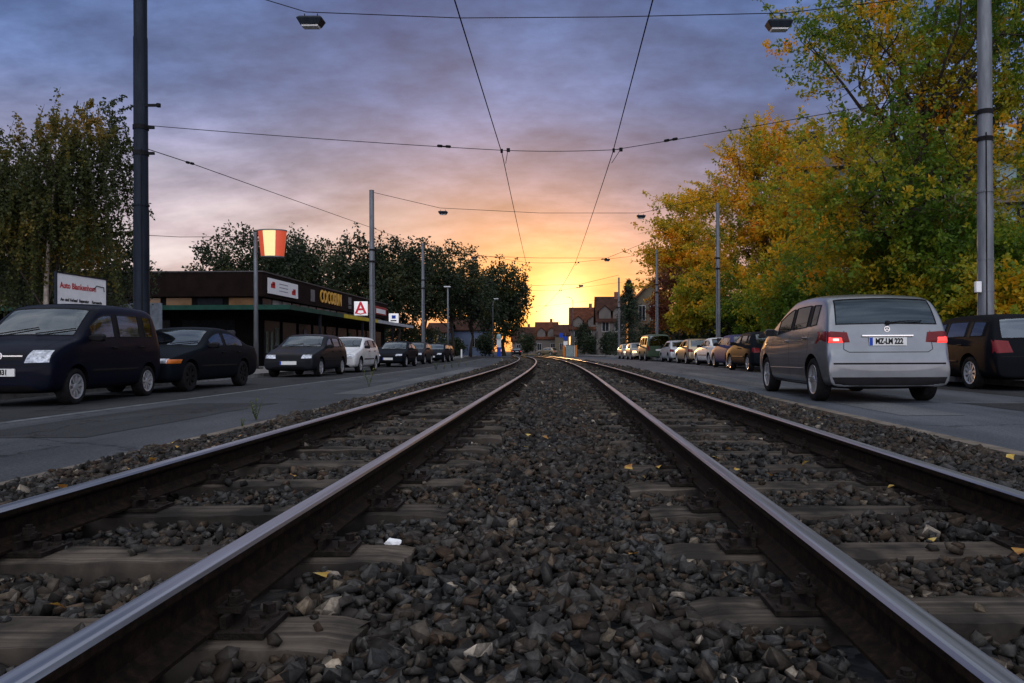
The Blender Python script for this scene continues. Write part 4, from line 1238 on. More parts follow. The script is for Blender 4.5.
# ------------------------------------------------------------------ far houses
def gable_house(name, x0, x1, d0, d1, eave, ridge, wallm, roofm, label, ridge_axis='x', windows=(), dormers=0, gable_front=False, base=0.0, chimney=True):
    t = thing(name, label, 'house', ((x0 + x1) / 2, d0, base))
    hw, dp = (x1 - x0) / 2, d1 - d0
    w = MB()
    if gable_front:
        w.add([(-hw, 0, 0), (hw, 0, 0), (hw, dp, 0), (-hw, dp, 0), (-hw, 0, eave), (hw, 0, eave), (hw, dp, eave), (-hw, dp, eave), (0, 0, ridge), (0, dp, ridge)],
              [(0, 1, 5, 8, 4), (2, 3, 7, 9, 6), (1, 2, 6, 5), (3, 0, 4, 7)])
    else:
        w.add([(-hw, 0, 0), (hw, 0, 0), (hw, dp, 0), (-hw, dp, 0), (-hw, 0, eave), (hw, 0, eave), (hw, dp, eave), (-hw, dp, eave), (-hw, dp / 2, ridge), (hw, dp / 2, ridge)],
              [(0, 1, 5, 4), (2, 3, 7, 6), (1, 2, 6, 9, 5), (3, 0, 4, 8, 7)])
    w.build('wall', wallm, t)
    r = MB(); th = .18; ov = .35
    if gable_front:
        for s in (-1, 1):
            k = (ridge - eave) / hw
            e = (s * (hw + ov), eave - ov * k)
            v = [(e[0], -ov, e[1]), (0, -ov, ridge), (0, dp + ov, ridge), (e[0], dp + ov, e[1])]
            v += [(a, b, c + th) for a, b, c in v]
            r.add(v, [(0, 1, 2, 3), (4, 7, 6, 5), (0, 4, 5, 1), (2, 6, 7, 3), (3, 7, 4, 0)])
    else:
        for s in (-1, 1):
            k = (ridge - eave) / (dp / 2)
            ye, ze = (-ov if s < 0 else dp + ov), eave - ov * k
            v = [(-hw - ov, ye, ze), (-hw - ov, dp / 2, ridge), (hw + ov, dp / 2, ridge), (hw + ov, ye, ze)]
            v += [(a, b, c + th) for a, b, c in v]
            r.add(v, [(0, 1, 2, 3), (4, 7, 6, 5), (0, 4, 5, 1), (2, 6, 7, 3), (3, 7, 4, 0)])
    rf = r.build('roof', roofm, t)
    if chimney:
        c = MB(); c.box(hw * .3, dp * .45, ridge - .5, hw * .3 + .6, dp * .45 + .6, ridge + .9); c.build('chimney', M['brick'], rf)
    for (a, z, ww, hh) in windows:
        f = MB(); f.box(a - ww / 2 - .08, -.06, z - .08, a + ww / 2 + .08, -.003, z + hh + .08); fo = f.build('window', M['house_frame'], t)
        p = MB(); p.box(a - ww / 2, -.07, z, a - .03, -.062, z + hh); p.box(a + .03, -.07, z, a + ww / 2, -.062, z + hh); p.build('pane', M['window'], fo)
    # side windows towards the street
    for i in range(int(dp // 2.6)):
        for z in ([1.0, 3.8] if eave > 5 else [1.0]):
            f = MB(); y = 1.3 + i * 2.6; f.box(-hw - .05, y - .6, z, -hw - .002, y + .6, z + 1.5); fo = f.build('window', M['house_frame'], t)
            p = MB(); p.box(-hw - .06, y - .5, z + .1, -hw - .052, y + .5, z + 1.4); p.build('pane', M['window'], fo)
    for i in range(dormers):
        a = -hw + (i + .5) * 2 * hw / dormers
        dm = MB(); z0 = eave + .3; h_ = min(2.0, (ridge - eave) * .7); k = (dp / 2) / (ridge - eave)
        dm.box(a - .9, .2, z0, a + .9, (z0 + h_ - eave) * k + .2, z0 + h_ * .62)
        dm.add([(a - .9, .2, z0 + h_ * .62), (a + .9, .2, z0 + h_ * .62), (a, .2, z0 + h_)], [(0, 1, 2)])
        do = dm.build('dormer', wallm, rf)
        q = MB()
        for s in (-1, 1):
            v = [(a + s * 1.1, 0, z0 + h_ * .55), (a, 0, z0 + h_ + .05), (a, (z0 + h_ - eave) * k + .3, z0 + h_ + .05), (a + s * 1.1, (z0 + h_ - eave) * k + .3, z0 + h_ * .55)]
            v += [(x, y, z + .12) for x, y, z in v]
            q.add(v, [(0, 1, 2, 3), (4, 7, 6, 5), (0, 4, 5, 1), (2, 6, 7, 3), (3, 7, 4, 0)])
        if False: q.build('dormer_roof', roofm, do)
        M_ = q.build('dormer_roof', roofm, rf)
    return t
M['house_frame'] = simple('weathered_window_frame', (.30, .29, .28), .6)
M['brick'] = simple('chimney_brick', (.16, .07, .05), .85, 0, .3, 3)
white_r = simple('white_render', (.115, .10, .09), .8, 0, .15, .8)
cream_r = simple('cream_render', (.12, .10, .07), .8, 0, .15, .8)
grey_r = simple('grey_render', (.26, .36, .37), .8, 0, .15, .8)
blue_r = simple('blue_grey_render', (.10, .125, .19), .8, 0, .15, .8)
ochre_r = simple('ochre_render', (.38, .26, .10), .8, 0, .2, .8)
def tile_mat(name, c):
    m, n, out = newmat(name)
    v = worldpos(n)
    f = n.noise(v, 1.2, 4)
    w = n.new('ShaderNodeTexWave'); w.inputs['Scale'].default_value = 3.0; w.bands_direction = 'Z'; n.link(v, w.inputs['Vector'])
    c1 = n.ramp(f, [(.3, tuple(x * .6 for x in c)), (.7, tuple(x * 1.3 for x in c))])
    principled(n, out, c1, .75, 0, n.bump(w.outputs['Fac'], .6, .05))
    return m
roof_a = tile_mat('red_brown_roof_tiles', (.075, .028, .016))
roof_b = tile_mat('dark_brown_roof_tiles', (.045, .022, .016))

def hx(px, d): return PX(px, d, 4)
def hz(py, d, px=560): return P(px, py, d).z
d = 175
gable_house('house', hx(536, d), hx(557, d), d, d + 9, 3.6, hz(322, d), white_r, roof_a, 'white house with a long brown roof and two gabled dormers facing the street end', windows=((-1.6, 1, .9, 1.4), (1.4, 1, .9, 1.4)), dormers=2, gable_front=False)
gable_house('house', hx(555, d - 2), hx(569, d - 2), d - 2, d + 8, 4.2, hz(325, d), cream_r, roof_b, 'cream house with a brown roof right of the two dormers', windows=((0, 1, 1, 1.4),), chimney=False)
d = 195
gable_house('house', hx(512, d), hx(535, d), d, d + 8, 3.3, hz(327, d), white_r, roof_b, 'low white house with a dark brown roof beside the tall round tree', windows=((-1.2, 1, 1, 1.3), (1.2, 1, 1, 1.3)), dormers=1)
d = 150
gable_house('house', hx(571, d), hx(600, d), d, d + 10, 5.0, hz(307, d), white_r, roof_a, 'tall white house under a steep red brown roof with bright dormers', windows=((-1.6, 1, 1, 1.5), (.6, 1, 1, 1.5), (-1.6, 3.4, 1, 1.3), (.6, 3.4, 1, 1.3)), dormers=2)
d = 122
gable_house('house', hx(598, d), hx(626, d), d, d + 9, 5.4, hz(296, d), white_r, roof_b, 'white gabled house with the highest dark roof beside the slim pole', windows=((-1, 1, 1, 1.5), (-1, 3.8, 1, 1.4), (1, 3.8, 1, 1.4)), dormers=2)
d = 96
gable_house('house', hx(636, d), hx(668, d), d, d + 9, 7.0, hz(283, d), cream_r, roof_b, 'cream town house with a tall narrow window right of the spruce', windows=((.2, 4.5, .7, 1.7), (.2, 1, .7, 1.6), (-1.2, 4.5, .7, 1.7)), gable_front=True)
d = 140
gable_house('house', hx(452, d), hx(488, d), d, d + 8, 4.6, 7.0, blue_r, roof_b, 'blue grey house with a white framed window under dark trees', windows=((.8, 1.6, 1.2, 1.4), (-2, 1.6, 1.0, 1.3)))
d = 134
gable_house('house', hx(427, d), hx(449, d), d, d + 8, 4.0, 5.6, blue_r, roof_b, 'small blue grey house with an ochre door panel behind the parked cars', windows=((.9, 3.0, .7, 1.0),), chimney=False)
oc = MB(); oc.box(-.4, -.06, 2.0, .4, 0, 4.0); o = oc.build('wall_panel', ochre_r); o.location = (hx(436, d), d - .004, 0); tag(o, 'narrow ochre panel on the small blue grey house', 'panel')

def apartment():
    t = thing('apartment_block', 'pale apartment block hidden behind the tall maple', 'building', (24, 52, .1), R(-14))
    w = MB(); w.box(-9, 0, 0, 12, 10, 15); w.build('wall', grey_r, t)
    for fl in range(5):
        b = MB(); b.box(-9, -1.2, 1.2 + fl * 2.9, 12, -.002, 2.2 + fl * 2.9); b.build('balcony', white_r, t)
        for k in range(6):
            p = MB(); p.box(-8.2 + k * 3.4, -.06, 2.3 + fl * 2.9, -6.4 + k * 3.4, -.003, 3.9 + fl * 2.9); p.build('window', M['window'], t)
apartment()

# street end furniture
def stop_column():
    d = 118; x = PX(499, d, 1)
    t = thing('stop_column', 'slim blue and white information column before the round tree', 'column', (x, d, 0))
    a = MB(); a.box(-.28, -.18, 0, .28, .18, 1.35); a.build('blue_base', M['plate_blue'], t)
    a = MB(); a.box(-.3, -.2, 1.35, .3, .2, 2.6); a.build('display_panel', M['white'], t)
    a = MB(); a.lathe([(.34, 2.6), (.34, 3.1), (.2, 3.3), (0, 3.3)], 14); a.build('cap', grey_r, t)
stop_column()
def island_cabinet():
    d = 104; x = PX(570, d, .8)
    t = thing('street_cabinet', 'grey street cabinet between two orange marker boards on the traffic island', 'cabinet', (x, d, 0))
    a = MB(); a.box(-.55, -.3, 0, .5, .3, 1.5); bevel_obj(a.build('cabinet_body', simple('grey_green_cabinet', (.22, .26, .25), .6), t), .03)
    a = MB(); a.box(-.56, -.32, 1.5, .51, .32, 1.56); a.build('lid', M['pole_dark'], t)
    org = simple('orange_marker', (.5, .16, .03), .6)
    for xx in (-.8, .78):
        a = MB(); a.box(xx - .14, -.1, 0, xx + .14, .1, 1.5); a.build('marker_board', org, t)
    a = MB(); a.box(.55, -.05, 0, .63, .05, 1.45); a.build('white_post', M['white'], t)
    d2 = 108
    t = thing('traffic_sign', 'blue and white traffic sign above the grey street cabinet', 'sign', (PX(565.5, d2, 2), d2, 0))
    a = MB(); a.tube([(0, 0, 0), (0, 0, 3.2)], .04, 8); a.build('post', M['pole'], t)
    a = MB(); a.box(-.28, -.07, 2.2, .28, -.04, 2.75); a.build('blue_panel', M['plate_blue'], t)
    a = MB(); a.box(-.28, -.07, 1.3, .28, -.04, 2.1); a.build('white_panel', M['white'], t)
    t = thing('traffic_sign', 'plain blue traffic sign before the cream house at the street end', 'sign', (PX(561, 125, 3), 125, 0))
    a = MB(); a.tube([(0, 0, 0), (0, 0, 3.6)], .04, 8); a.build('post', M['pole'], t)
    a = MB(); a.box(-.3, -.07, 2.9, .3, -.04, 3.6); a.build('blue_panel', M['plate_blue'], t)
    t = thing('bollard', 'short white bollard at the left roadside before the blue house', 'bollard', (PX(461.5, 90, .5), 90, 0))
    a = MB(); a.tube([(0, 0, 0), (0, 0, 1.0)], .09, 10); a.build('post', M['white'], t); a = MB(); a.lathe([(.1, 1.0), (.1, 1.08), (0, 1.12)], 10); a.build('cap', M['pole_dark'], t)
island_cabinet()

# ------------------------------------------------------------------ cars
DESIGN = {}
DESIGN['sedan'] = dict(W=1.70, axles=(1.42, -1.27), wr=.305, ws=(.10, .80), rw=(-1.58, -.98), side=((-.235, .62), (-1.42, -.31)), tumble=.34,
    st=[(2.215, .50, .46, .80, .36), (2.19, .66, .60, .90, .24), (2.10, .715, .665, .95, .20), (1.75, .79, .75, .985, .19), (1.20, .875, .835, 1, .19), (.80, .935, .885, 1, .19), (.45, 1.16, .90, 1, .19), (.10, 1.335, .915, 1, .19),
        (-.10, 1.372, .92, 1, .19), (-.235, 1.378, .92, 1, .19), (-.31, 1.38, .92, 1, .19), (-.65, 1.38, .93, 1, .19), (-.98, 1.335, .935, 1, .19), (-1.28, 1.165, .94, .995, .19), (-1.58, .985, .935, .99, .19), (-2.03, .97, .92, .97, .2), (-2.17, .93, .88, .945, .24), (-2.21, .70, .62, .92, .28), (-2.22, .55, .5, .86, .34)],
    head=(.38, .73, .585, .685), tail=(.36, .80, .62, .78), plate_f=.44, plate_r=.68, grille=(.0, .36, .58, .68))
DESIGN['hatch'] = dict(W=1.70, axles=(1.23, -1.245), wr=.30, ws=(.12, .80), rw=(-1.84, -1.45), side=((-.14, .62), (-1.05, -.22), (-1.38, -1.13)), tumble=.30,
    st=[(2.0, .50, .46, .82, .36), (1.98, .66, .60, .92, .24), (1.88, .74, .69, .96, .2), (1.5, .83, .79, .99, .19), (1.1, .91, .87, 1, .19), (.80, .965, .915, 1, .19), (.45, 1.2, .93, 1, .19), (.12, 1.375, .94, 1, .19), (-.05, 1.405, .945, 1, .19), (-.14, 1.41, .945, 1, .19), (-.22, 1.415, .945, 1, .19),
        (-.7, 1.42, .95, 1, .19), (-1.05, 1.41, .955, 1, .19), (-1.13, 1.405, .955, 1, .19), (-1.38, 1.375, .96, .995, .19), (-1.45, 1.355, .96, .99, .19), (-1.68, 1.14, .955, .98, .2), (-1.84, .96, .9, .965, .22), (-1.93, .80, .75, .95, .24), (-1.99, .62, .57, .93, .26), (-2.01, .5, .46, .87, .34)],
    head=(.40, .73, .60, .72), tail=(.52, .82, .66, .84), plate_f=.46, plate_r=.70, grille=(.0, .38, .61, .70))
DESIGN['compact_mpv'] = dict(rail=.045, W=1.78, axles=(1.35, -1.42), wr=.318, ws=(.15, 1.05), rw=(-2.01, -1.78), side=((-.18, .8), (-1.12, -.26), (-1.58, -1.19)), tumble=.25,
    st=[(2.13, .55, .5, .80, .36), (2.10, .74, .68, .9, .22), (2.0, .83, .78, .95, .19), (1.65, .94, .90, .98, .18), (1.35, 1.03, .975, 1, .18), (1.05, 1.12, .985, 1, .18), (.6, 1.385, .99, 1, .18), (.15, 1.545, 1.0, 1, .18), (-.05, 1.585, 1.01, 1, .18), (-.18, 1.592, 1.015, 1, .18), (-.26, 1.597, 1.02, 1, .18),
        (-.7, 1.605, 1.035, 1, .18), (-1.12, 1.59, 1.05, 1, .18), (-1.19, 1.585, 1.052, 1, .18), (-1.58, 1.55, 1.085, .995, .18), (-1.78, 1.505, 1.10, .98, .19), (-1.90, 1.33, 1.11, .972, .2), (-2.01, 1.12, 1.05, .965, .21), (-2.06, .90, .84, .962, .22), (-2.075, .74, .69, .96, .22), (-2.13, .67, .62, .955, .22), (-2.14, .45, .42, .93, .25)],
    head=(.42, .80, .62, .80), tail=(.50, .875, .845, 1.02), plate_f=.46, plate_r=.87, grille=(.0, .38, .62, .74))
DESIGN['estate'] = dict(W=1.76, axles=(1.42, -1.26), wr=.31, ws=(.18, .88), rw=(-2.0, -1.84), side=((-.18, .70), (-1.08, -.26), (-1.74, -1.15)), tumble=.32,
    st=[(2.24, .50, .46, .80, .36), (2.21, .66, .60, .90, .24), (2.12, .73, .68, .95, .20), (1.75, .82, .78, .985, .19), (1.25, .90, .86, 1, .19), (.88, .95, .90, 1, .19), (.53, 1.17, .915, 1, .19), (.18, 1.36, .93, 1, .19), (-.05, 1.41, .935, 1, .19), (-.18, 1.42, .935, 1, .19), (-.26, 1.425, .937, 1, .19),
        (-.7, 1.43, .945, 1, .19), (-1.08, 1.42, .95, 1, .19), (-1.15, 1.418, .95, 1, .19), (-1.74, 1.375, .965, .99, .19), (-1.84, 1.345, .965, .985, .19), (-1.93, 1.14, .96, .975, .2), (-2.03, .95, .9, .965, .21), (-2.12, .76, .71, .955, .22), (-2.19, .66, .61, .945, .23), (-2.2, .45, .42, .9, .28)],
    head=(.40, .74, .58, .69), tail=(.50, .84, .68, .92), plate_f=.44, plate_r=.72, grille=(.0, .38, .58, .68))
DESIGN['microvan'] = dict(W=1.66, axles=(1.13, -1.23), wr=.285, ws=(.36, .98), rw=(-1.73, -1.62), side=((-.10, .72), (-1.02, -.18), (-1.50, -1.10)), tumble=.15,
    st=[(1.77, .52, .48, .84, .34), (1.755, .70, .64, .92, .24), (1.68, .82, .76, .96, .2), (1.38, .95, .91, .985, .19), (1.15, 1.01, .97, 1, .19), (.98, 1.05, .985, 1, .19), (.66, 1.34, .99, 1, .19), (.36, 1.57, 1.0, 1, .19), (.20, 1.625, 1.0, 1, .19), (-.10, 1.645, 1.01, 1, .19), (-.18, 1.65, 1.01, 1, .19),
        (-.6, 1.66, 1.02, 1, .19), (-1.02, 1.652, 1.025, 1, .19), (-1.10, 1.65, 1.03, 1, .19), (-1.50, 1.635, 1.04, .995, .19), (-1.62, 1.60, 1.045, .99, .19), (-1.68, 1.32, 1.04, .985, .2), (-1.73, 1.06, .98, .97, .21), (-1.755, .72, .66, .96, .23), (-1.77, .5, .46, .92, .30)],
    head=(.38, .73, .66, .85), tail=(.62, .80, .72, 1.02), plate_f=.52, plate_r=.70, grille=(.0, .36, .70, .80))
DESIGN['van'] = dict(W=1.84, axles=(1.25, -1.20), wr=.33, ws=(1.22, 1.86), rw=(-2.22, -2.12), side=((.55, 1.6), (-.62, .45), (-1.95, -.72)), tumble=.13,
    st=[(2.26, .55, .5, .84, .36), (2.24, .78, .72, .93, .26), (2.17, .95, .9, .97, .24), (1.86, 1.12, 1.05, .99, .24), (1.55, 1.52, 1.07, 1, .24), (1.22, 1.85, 1.08, 1, .24), (1.0, 1.93, 1.08, 1, .24), (.55, 1.95, 1.08, 1, .24), (.45, 1.955, 1.08, 1, .24), (-.62, 1.96, 1.08, 1, .24), (-.72, 1.96, 1.08, 1, .24), (-1.95, 1.94, 1.08, 1, .24), (-2.12, 1.88, 1.08, .99, .25), (-2.17, 1.45, 1.08, .985, .26), (-2.22, 1.10, 1.02, .98, .27), (-2.25, .7, .65, .97, .28), (-2.27, .52, .48, .93, .34)],
    head=(.50, .84, .70, .86), tail=(.70, .88, .75, 1.1), plate_f=.5, plate_r=.8, grille=(.0, .45, .72, .84))

BODYCACHE = {}
def body_meshes(dn):
    if dn in BODYCACHE: return BODYCACHE[dn]
    D = DESIGN[dn]; hw = D['W'] / 2; tb = D['tumble']
    st = D['st']
    rows = []
    for (x, zt, zs, ws, zb) in st:
        w = hw * ws; h = zs - zb
        w5 = w * .955
        gh = zt - zs
        w6 = w5 - tb * gh * .80
        z6 = zs + gh * .80
        w7 = w6 - min(D.get('rail', .085), .25 * w6) ; z7 = zs + gh * .965
        rows.append([(x, 0, zb), (x, w * .86, zb), (x, w * .965, zb + h * .13), (x, w * 1.0, zb + h * .50), (x, w * .99, zs - h * .14), (x, w5, zs), (x, w6, z6), (x, w7, z7), (x, w7 * .5, zt), (x, 0, zt + .012)])
    nr = 10
    bm = bmesh.new()
    Lv = []; Rv = []
    for r in rows:
        lv = [bm.verts.new(p) for p in r]
        rv = [lv[0]] + [bm.verts.new((p[0], -p[1], p[2])) for p in r[1:-1]] + [lv[-1]]
        Lv.append(lv); Rv.append(rv)
    # material slots: 0 paint 1 under 2 windscreen 3 rear window 4.. side windows
    def slot(i, j):
        xm = (st[i][0] + st[i + 1][0]) / 2
        if j == 0: return 1
        if j >= 6 and D['rw'][0] < xm < D['rw'][1] and D.get('wide_rear'): return 3
        if j >= 7:
            if D['ws'][0] < xm < D['ws'][1]: return 2
            if D['rw'][0] < xm < D['rw'][1]: return 3
        if j == 5:
            for k, (a, b) in enumerate(D['side']):
                if a < xm < b: return 4 + k
            if D['side'][-1][0] < xm < D['side'][0][1]: return 18
        return 0
    for i in range(len(st) - 1):
        for j in range(nr - 1):
            s = slot(i, j)
            f = bm.faces.new((Lv[i][j], Lv[i][j + 1], Lv[i + 1][j + 1], Lv[i + 1][j])); f.material_index = s
            f = bm.faces.new((Rv[i][j], Rv[i + 1][j], Rv[i + 1][j + 1], Rv[i][j + 1])); f.material_index = s + (7 if 4 <= s < 18 else 0)
    for i in (0, len(st) - 1):
        for j in range(nr - 1):
            vs_ = [Lv[i][j], Lv[i][j + 1], Rv[i][j + 1], Rv[i][j]]
            vs_ = list(dict.fromkeys(vs_))
            bm.faces.new(vs_)
    bmesh.ops.recalc_face_normals(bm, faces=bm.faces)
    cl = bm.edges.layers.float.new('crease_edge')
    for e in bm.edges:
        js = [next((j for L_ in (Lv, Rv) for i in range(len(st)) for j in range(nr) if L_[i][j] is v), -1) for v in e.verts] if False else None
    me = bpy.data.meshes.new('body_cage'); bm.to_mesh(me); bm.free()
    for k in range(20): me.materials.append(M['black'] if k != 1 else M['under'])
    o = bpy.data.objects.new('tmp', me); COL.objects.link(o)
    sb = o.modifiers.new('s', 'SUBSURF'); sb.levels = 2; sb.render_levels = 2
    cm = MB()
    for ax in D['axles']:
        for s in (-1, 1):
            r = D['wr'] + .055
            y0, y1 = s * (hw + .3), s * (hw - .28)
            y0, y1 = min(y0, y1), max(y0, y1)
            cm.lathe([(.001, y0), (r, y0), (r, y1), (.001, y1)], 36, 'y', (ax, 0, D['wr'] + .01), 1)
    cme = cm.mesh('cut', [M['black']] + [M['under']] + [M['black']] * 18)
    cb = bmesh.new(); cb.from_mesh(cme); bmesh.ops.remove_doubles(cb, verts=cb.verts, dist=.003); bmesh.ops.recalc_face_normals(cb, faces=cb.faces)
    for f in cb.faces: f.material_index = 1
    cb.to_mesh(cme); cb.free()
    co = bpy.data.objects.new('tmpcut', cme); COL.objects.link(co)
    bo = o.modifiers.new('b', 'BOOLEAN'); bo.operation = 'DIFFERENCE'; bo.object = co; bo.solver = 'EXACT'; bo.material_mode = 'INDEX'
    bpy.context.view_layer.update()
    res = bpy.data.meshes.new_from_object(o.evaluated_get(bpy.context.evaluated_depsgraph_get()))
    o.modifiers.remove(bo); bpy.context.view_layer.update()
    whole = bpy.data.meshes.new_from_object(o.evaluated_get(bpy.context.evaluated_depsgraph_get()))
    bpy.data.objects.remove(o); bpy.data.objects.remove(co)
    b2 = bmesh.new(); b2.from_mesh(whole); bmesh.ops.triangulate(b2, faces=b2.faces); bvh = BVHTree.FromBMesh(b2); b2.free()
    # split by slot
    V = [v.co.copy() for v in res.vertices]
    groups = {}
    for p in res.polygons: groups.setdefault(p.material_index, []).append(tuple(p.vertices))
    parts = {}
    def sub(faces, name):
        idx = {}; vv = []; ff = []
        for f in faces:
            q = []
            for i in f:
                if i not in idx: idx[i] = len(vv); vv.append(V[i])
                q.append(idx[i])
            ff.append(tuple(q))
        return vv, ff
    bv, bf = sub(groups.get(0, []) + groups.get(1, []) + groups.get(18, []), 'body')
    n0 = len(groups.get(0, []))
    parts['body'] = (bv, bf, [0] * n0 + [1] * len(groups.get(1, [])) + [2] * len(groups.get(18, [])))
    for k in groups:
        if 2 <= k < 18: parts[k] = sub(groups[k], 'w')
    BODYCACHE[dn] = (parts, bvh, {})
    return BODYCACHE[dn]

def proj(bvh, side, a, z, off):
    """point on the body seen from side; a is y for front/rear and x for the flanks"""
    if side == 'F': o_, d_ = Vector((4, a, z)), Vector((-1, 0, 0))
    elif side == 'B': o_, d_ = Vector((-4, a, z)), Vector((1, 0, 0))
    elif side == 'L': o_, d_ = Vector((a, 3, z)), Vector((0, -1, 0))
    elif side == 'T': o_, d_ = Vector((a, z, 4)), Vector((0, 0, -1))
    else: o_, d_ = Vector((a, -3, z)), Vector((0, 1, 0))
    h = bvh.ray_cast(o_, d_)
    if h[0] is None:
        h = bvh.find_nearest(o_ + d_ * 2.0)
    nrm = h[1]
    if nrm.dot(d_) > 0: nrm = -nrm
    return h[0] + nrm * off

def patch(bvh, side, c, off=.006, nu=8, nv=5, depth=.03):
    """c: four corners (a, z) in order; a panel that follows the body, with a skirt"""
    mb = MB(); g = []
    for i in range(nu + 1):
        for j in range(nv + 1):
            u, v = i / nu, j / nv
            a = (1 - u) * (1 - v) * c[0][0] + u * (1 - v) * c[1][0] + u * v * c[2][0] + (1 - u) * v * c[3][0]
            z = (1 - u) * (1 - v) * c[0][1] + u * (1 - v) * c[1][1] + u * v * c[2][1] + (1 - u) * v * c[3][1]
            e = 0.35 if i in (0, nu) or j in (0, nv) else 1.0
            g.append(proj(bvh, side, a, z, off * e))
    w = nv + 1
    f = [(i * w + j, (i + 1) * w + j, (i + 1) * w + j + 1, i * w + j + 1) for i in range(nu) for j in range(nv)]
    mb.add(g, f)
    bm = bmesh.new(); 
    me = bpy.data.meshes.new('t'); me.from_pydata(mb.v, [], mb.f); bm.from_mesh(me); bpy.data.meshes.remove(me)
    out_dir = {'F': Vector((1, 0, 0)), 'B': Vector((-1, 0, 0)), 'L': Vector((0, 1, 0)), 'R': Vector((0, -1, 0))}[side]
    bm.normal_update()
    s = sum((fc.normal for fc in bm.faces), Vector())
    if s.dot(out_dir) < 0: bmesh.ops.reverse_faces(bm, faces=bm.faces)
    return bm

def bm_obj(bm, name, mat_, parent, smooth=True):
    me = bpy.data.meshes.new(name); bm.to_mesh(me); bm.free()
    me.materials.append(mat_)
    if smooth: me.polygons.foreach_set('use_smooth', [True] * len(me.polygons))
    return link(name, me, parent)

def seam(bvh, side, pts, w=.008):
    mb = MB()
    P2 = []
    for (a0, z0), (a1, z1) in zip(pts[:-1], pts[1:]):
        n = max(2, int(math.hypot(a1 - a0, z1 - z0) / .06))
        for i in range(n): P2.append((a0 + (a1 - a0) * i / n, z0 + (z1 - z0) * i / n))
    P2.append(pts[-1])
    v = []
    for i, (a, z) in enumerate(P2):
        a0, z0 = P2[max(0, i - 1)]; a1, z1 = P2[min(len(P2) - 1, i + 1)]
        t = Vector((a1 - a0, z1 - z0)).normalized()
        v.append(proj(bvh, side, a - t.y * w / 2, z + t.x * w / 2, .0022)); v.append(proj(bvh, side, a + t.y * w / 2, z - t.x * w / 2, .0022))
    mb.add(v, [(2 * i, 2 * i + 1, 2 * i + 3, 2 * i + 2) for i in range(len(P2) - 1)])
    return mb

def wheel_parts(dn, D, spokes, rimm):
    wr = D['wr']; rr = wr * .68
    t = MB(); t.lathe([(rr, -.085), (rr + .02, -.10), (wr - .03, -.10), (wr - .008, -.088), (wr, -.06), (wr, .06), (wr - .008, .088), (wr - .03, .10), (rr + .02, .10), (rr, .085)], 36, 'y', closed=True)
    tm = t.mesh('wheel', [M['tyre']], True); tm.set_sharp_from_angle(angle=R(40))
    r = MB()
    r.lathe([(rr + .004, .088), (rr, .094), (rr - .018, .088), (rr - .025, .03), (.0, .02)], 32, 'y')
    r.lathe([(.0, .085), (.04, .083), (.062, .07), (.066, .02)], 16, 'y')
    for k in range(spokes):
        a = 2 * math.pi * k / spokes
        m = Matrix.Rotation(a, 4, 'Y')
        w = .030 if spokes < 8 else .02
        r.add([m @ Vector(p) for p in ((-w * .8, .076, .05), (w * .8, .076, .05), (w * 1.25, .086, rr - .012), (-w * 1.25, .086, rr - .012), (-w * .8, .03, .05), (w * .8, .03, .05), (w * 1.25, .03, rr - .012), (-w * 1.25, .03, rr - .012))],
              [(0, 3, 2, 1), (0, 1, 5, 4), (1, 2, 6, 5), (2, 3, 7, 6), (3, 0, 4, 7)])
    rm = r.mesh('rim', [rimm]); 
    return tm, rm

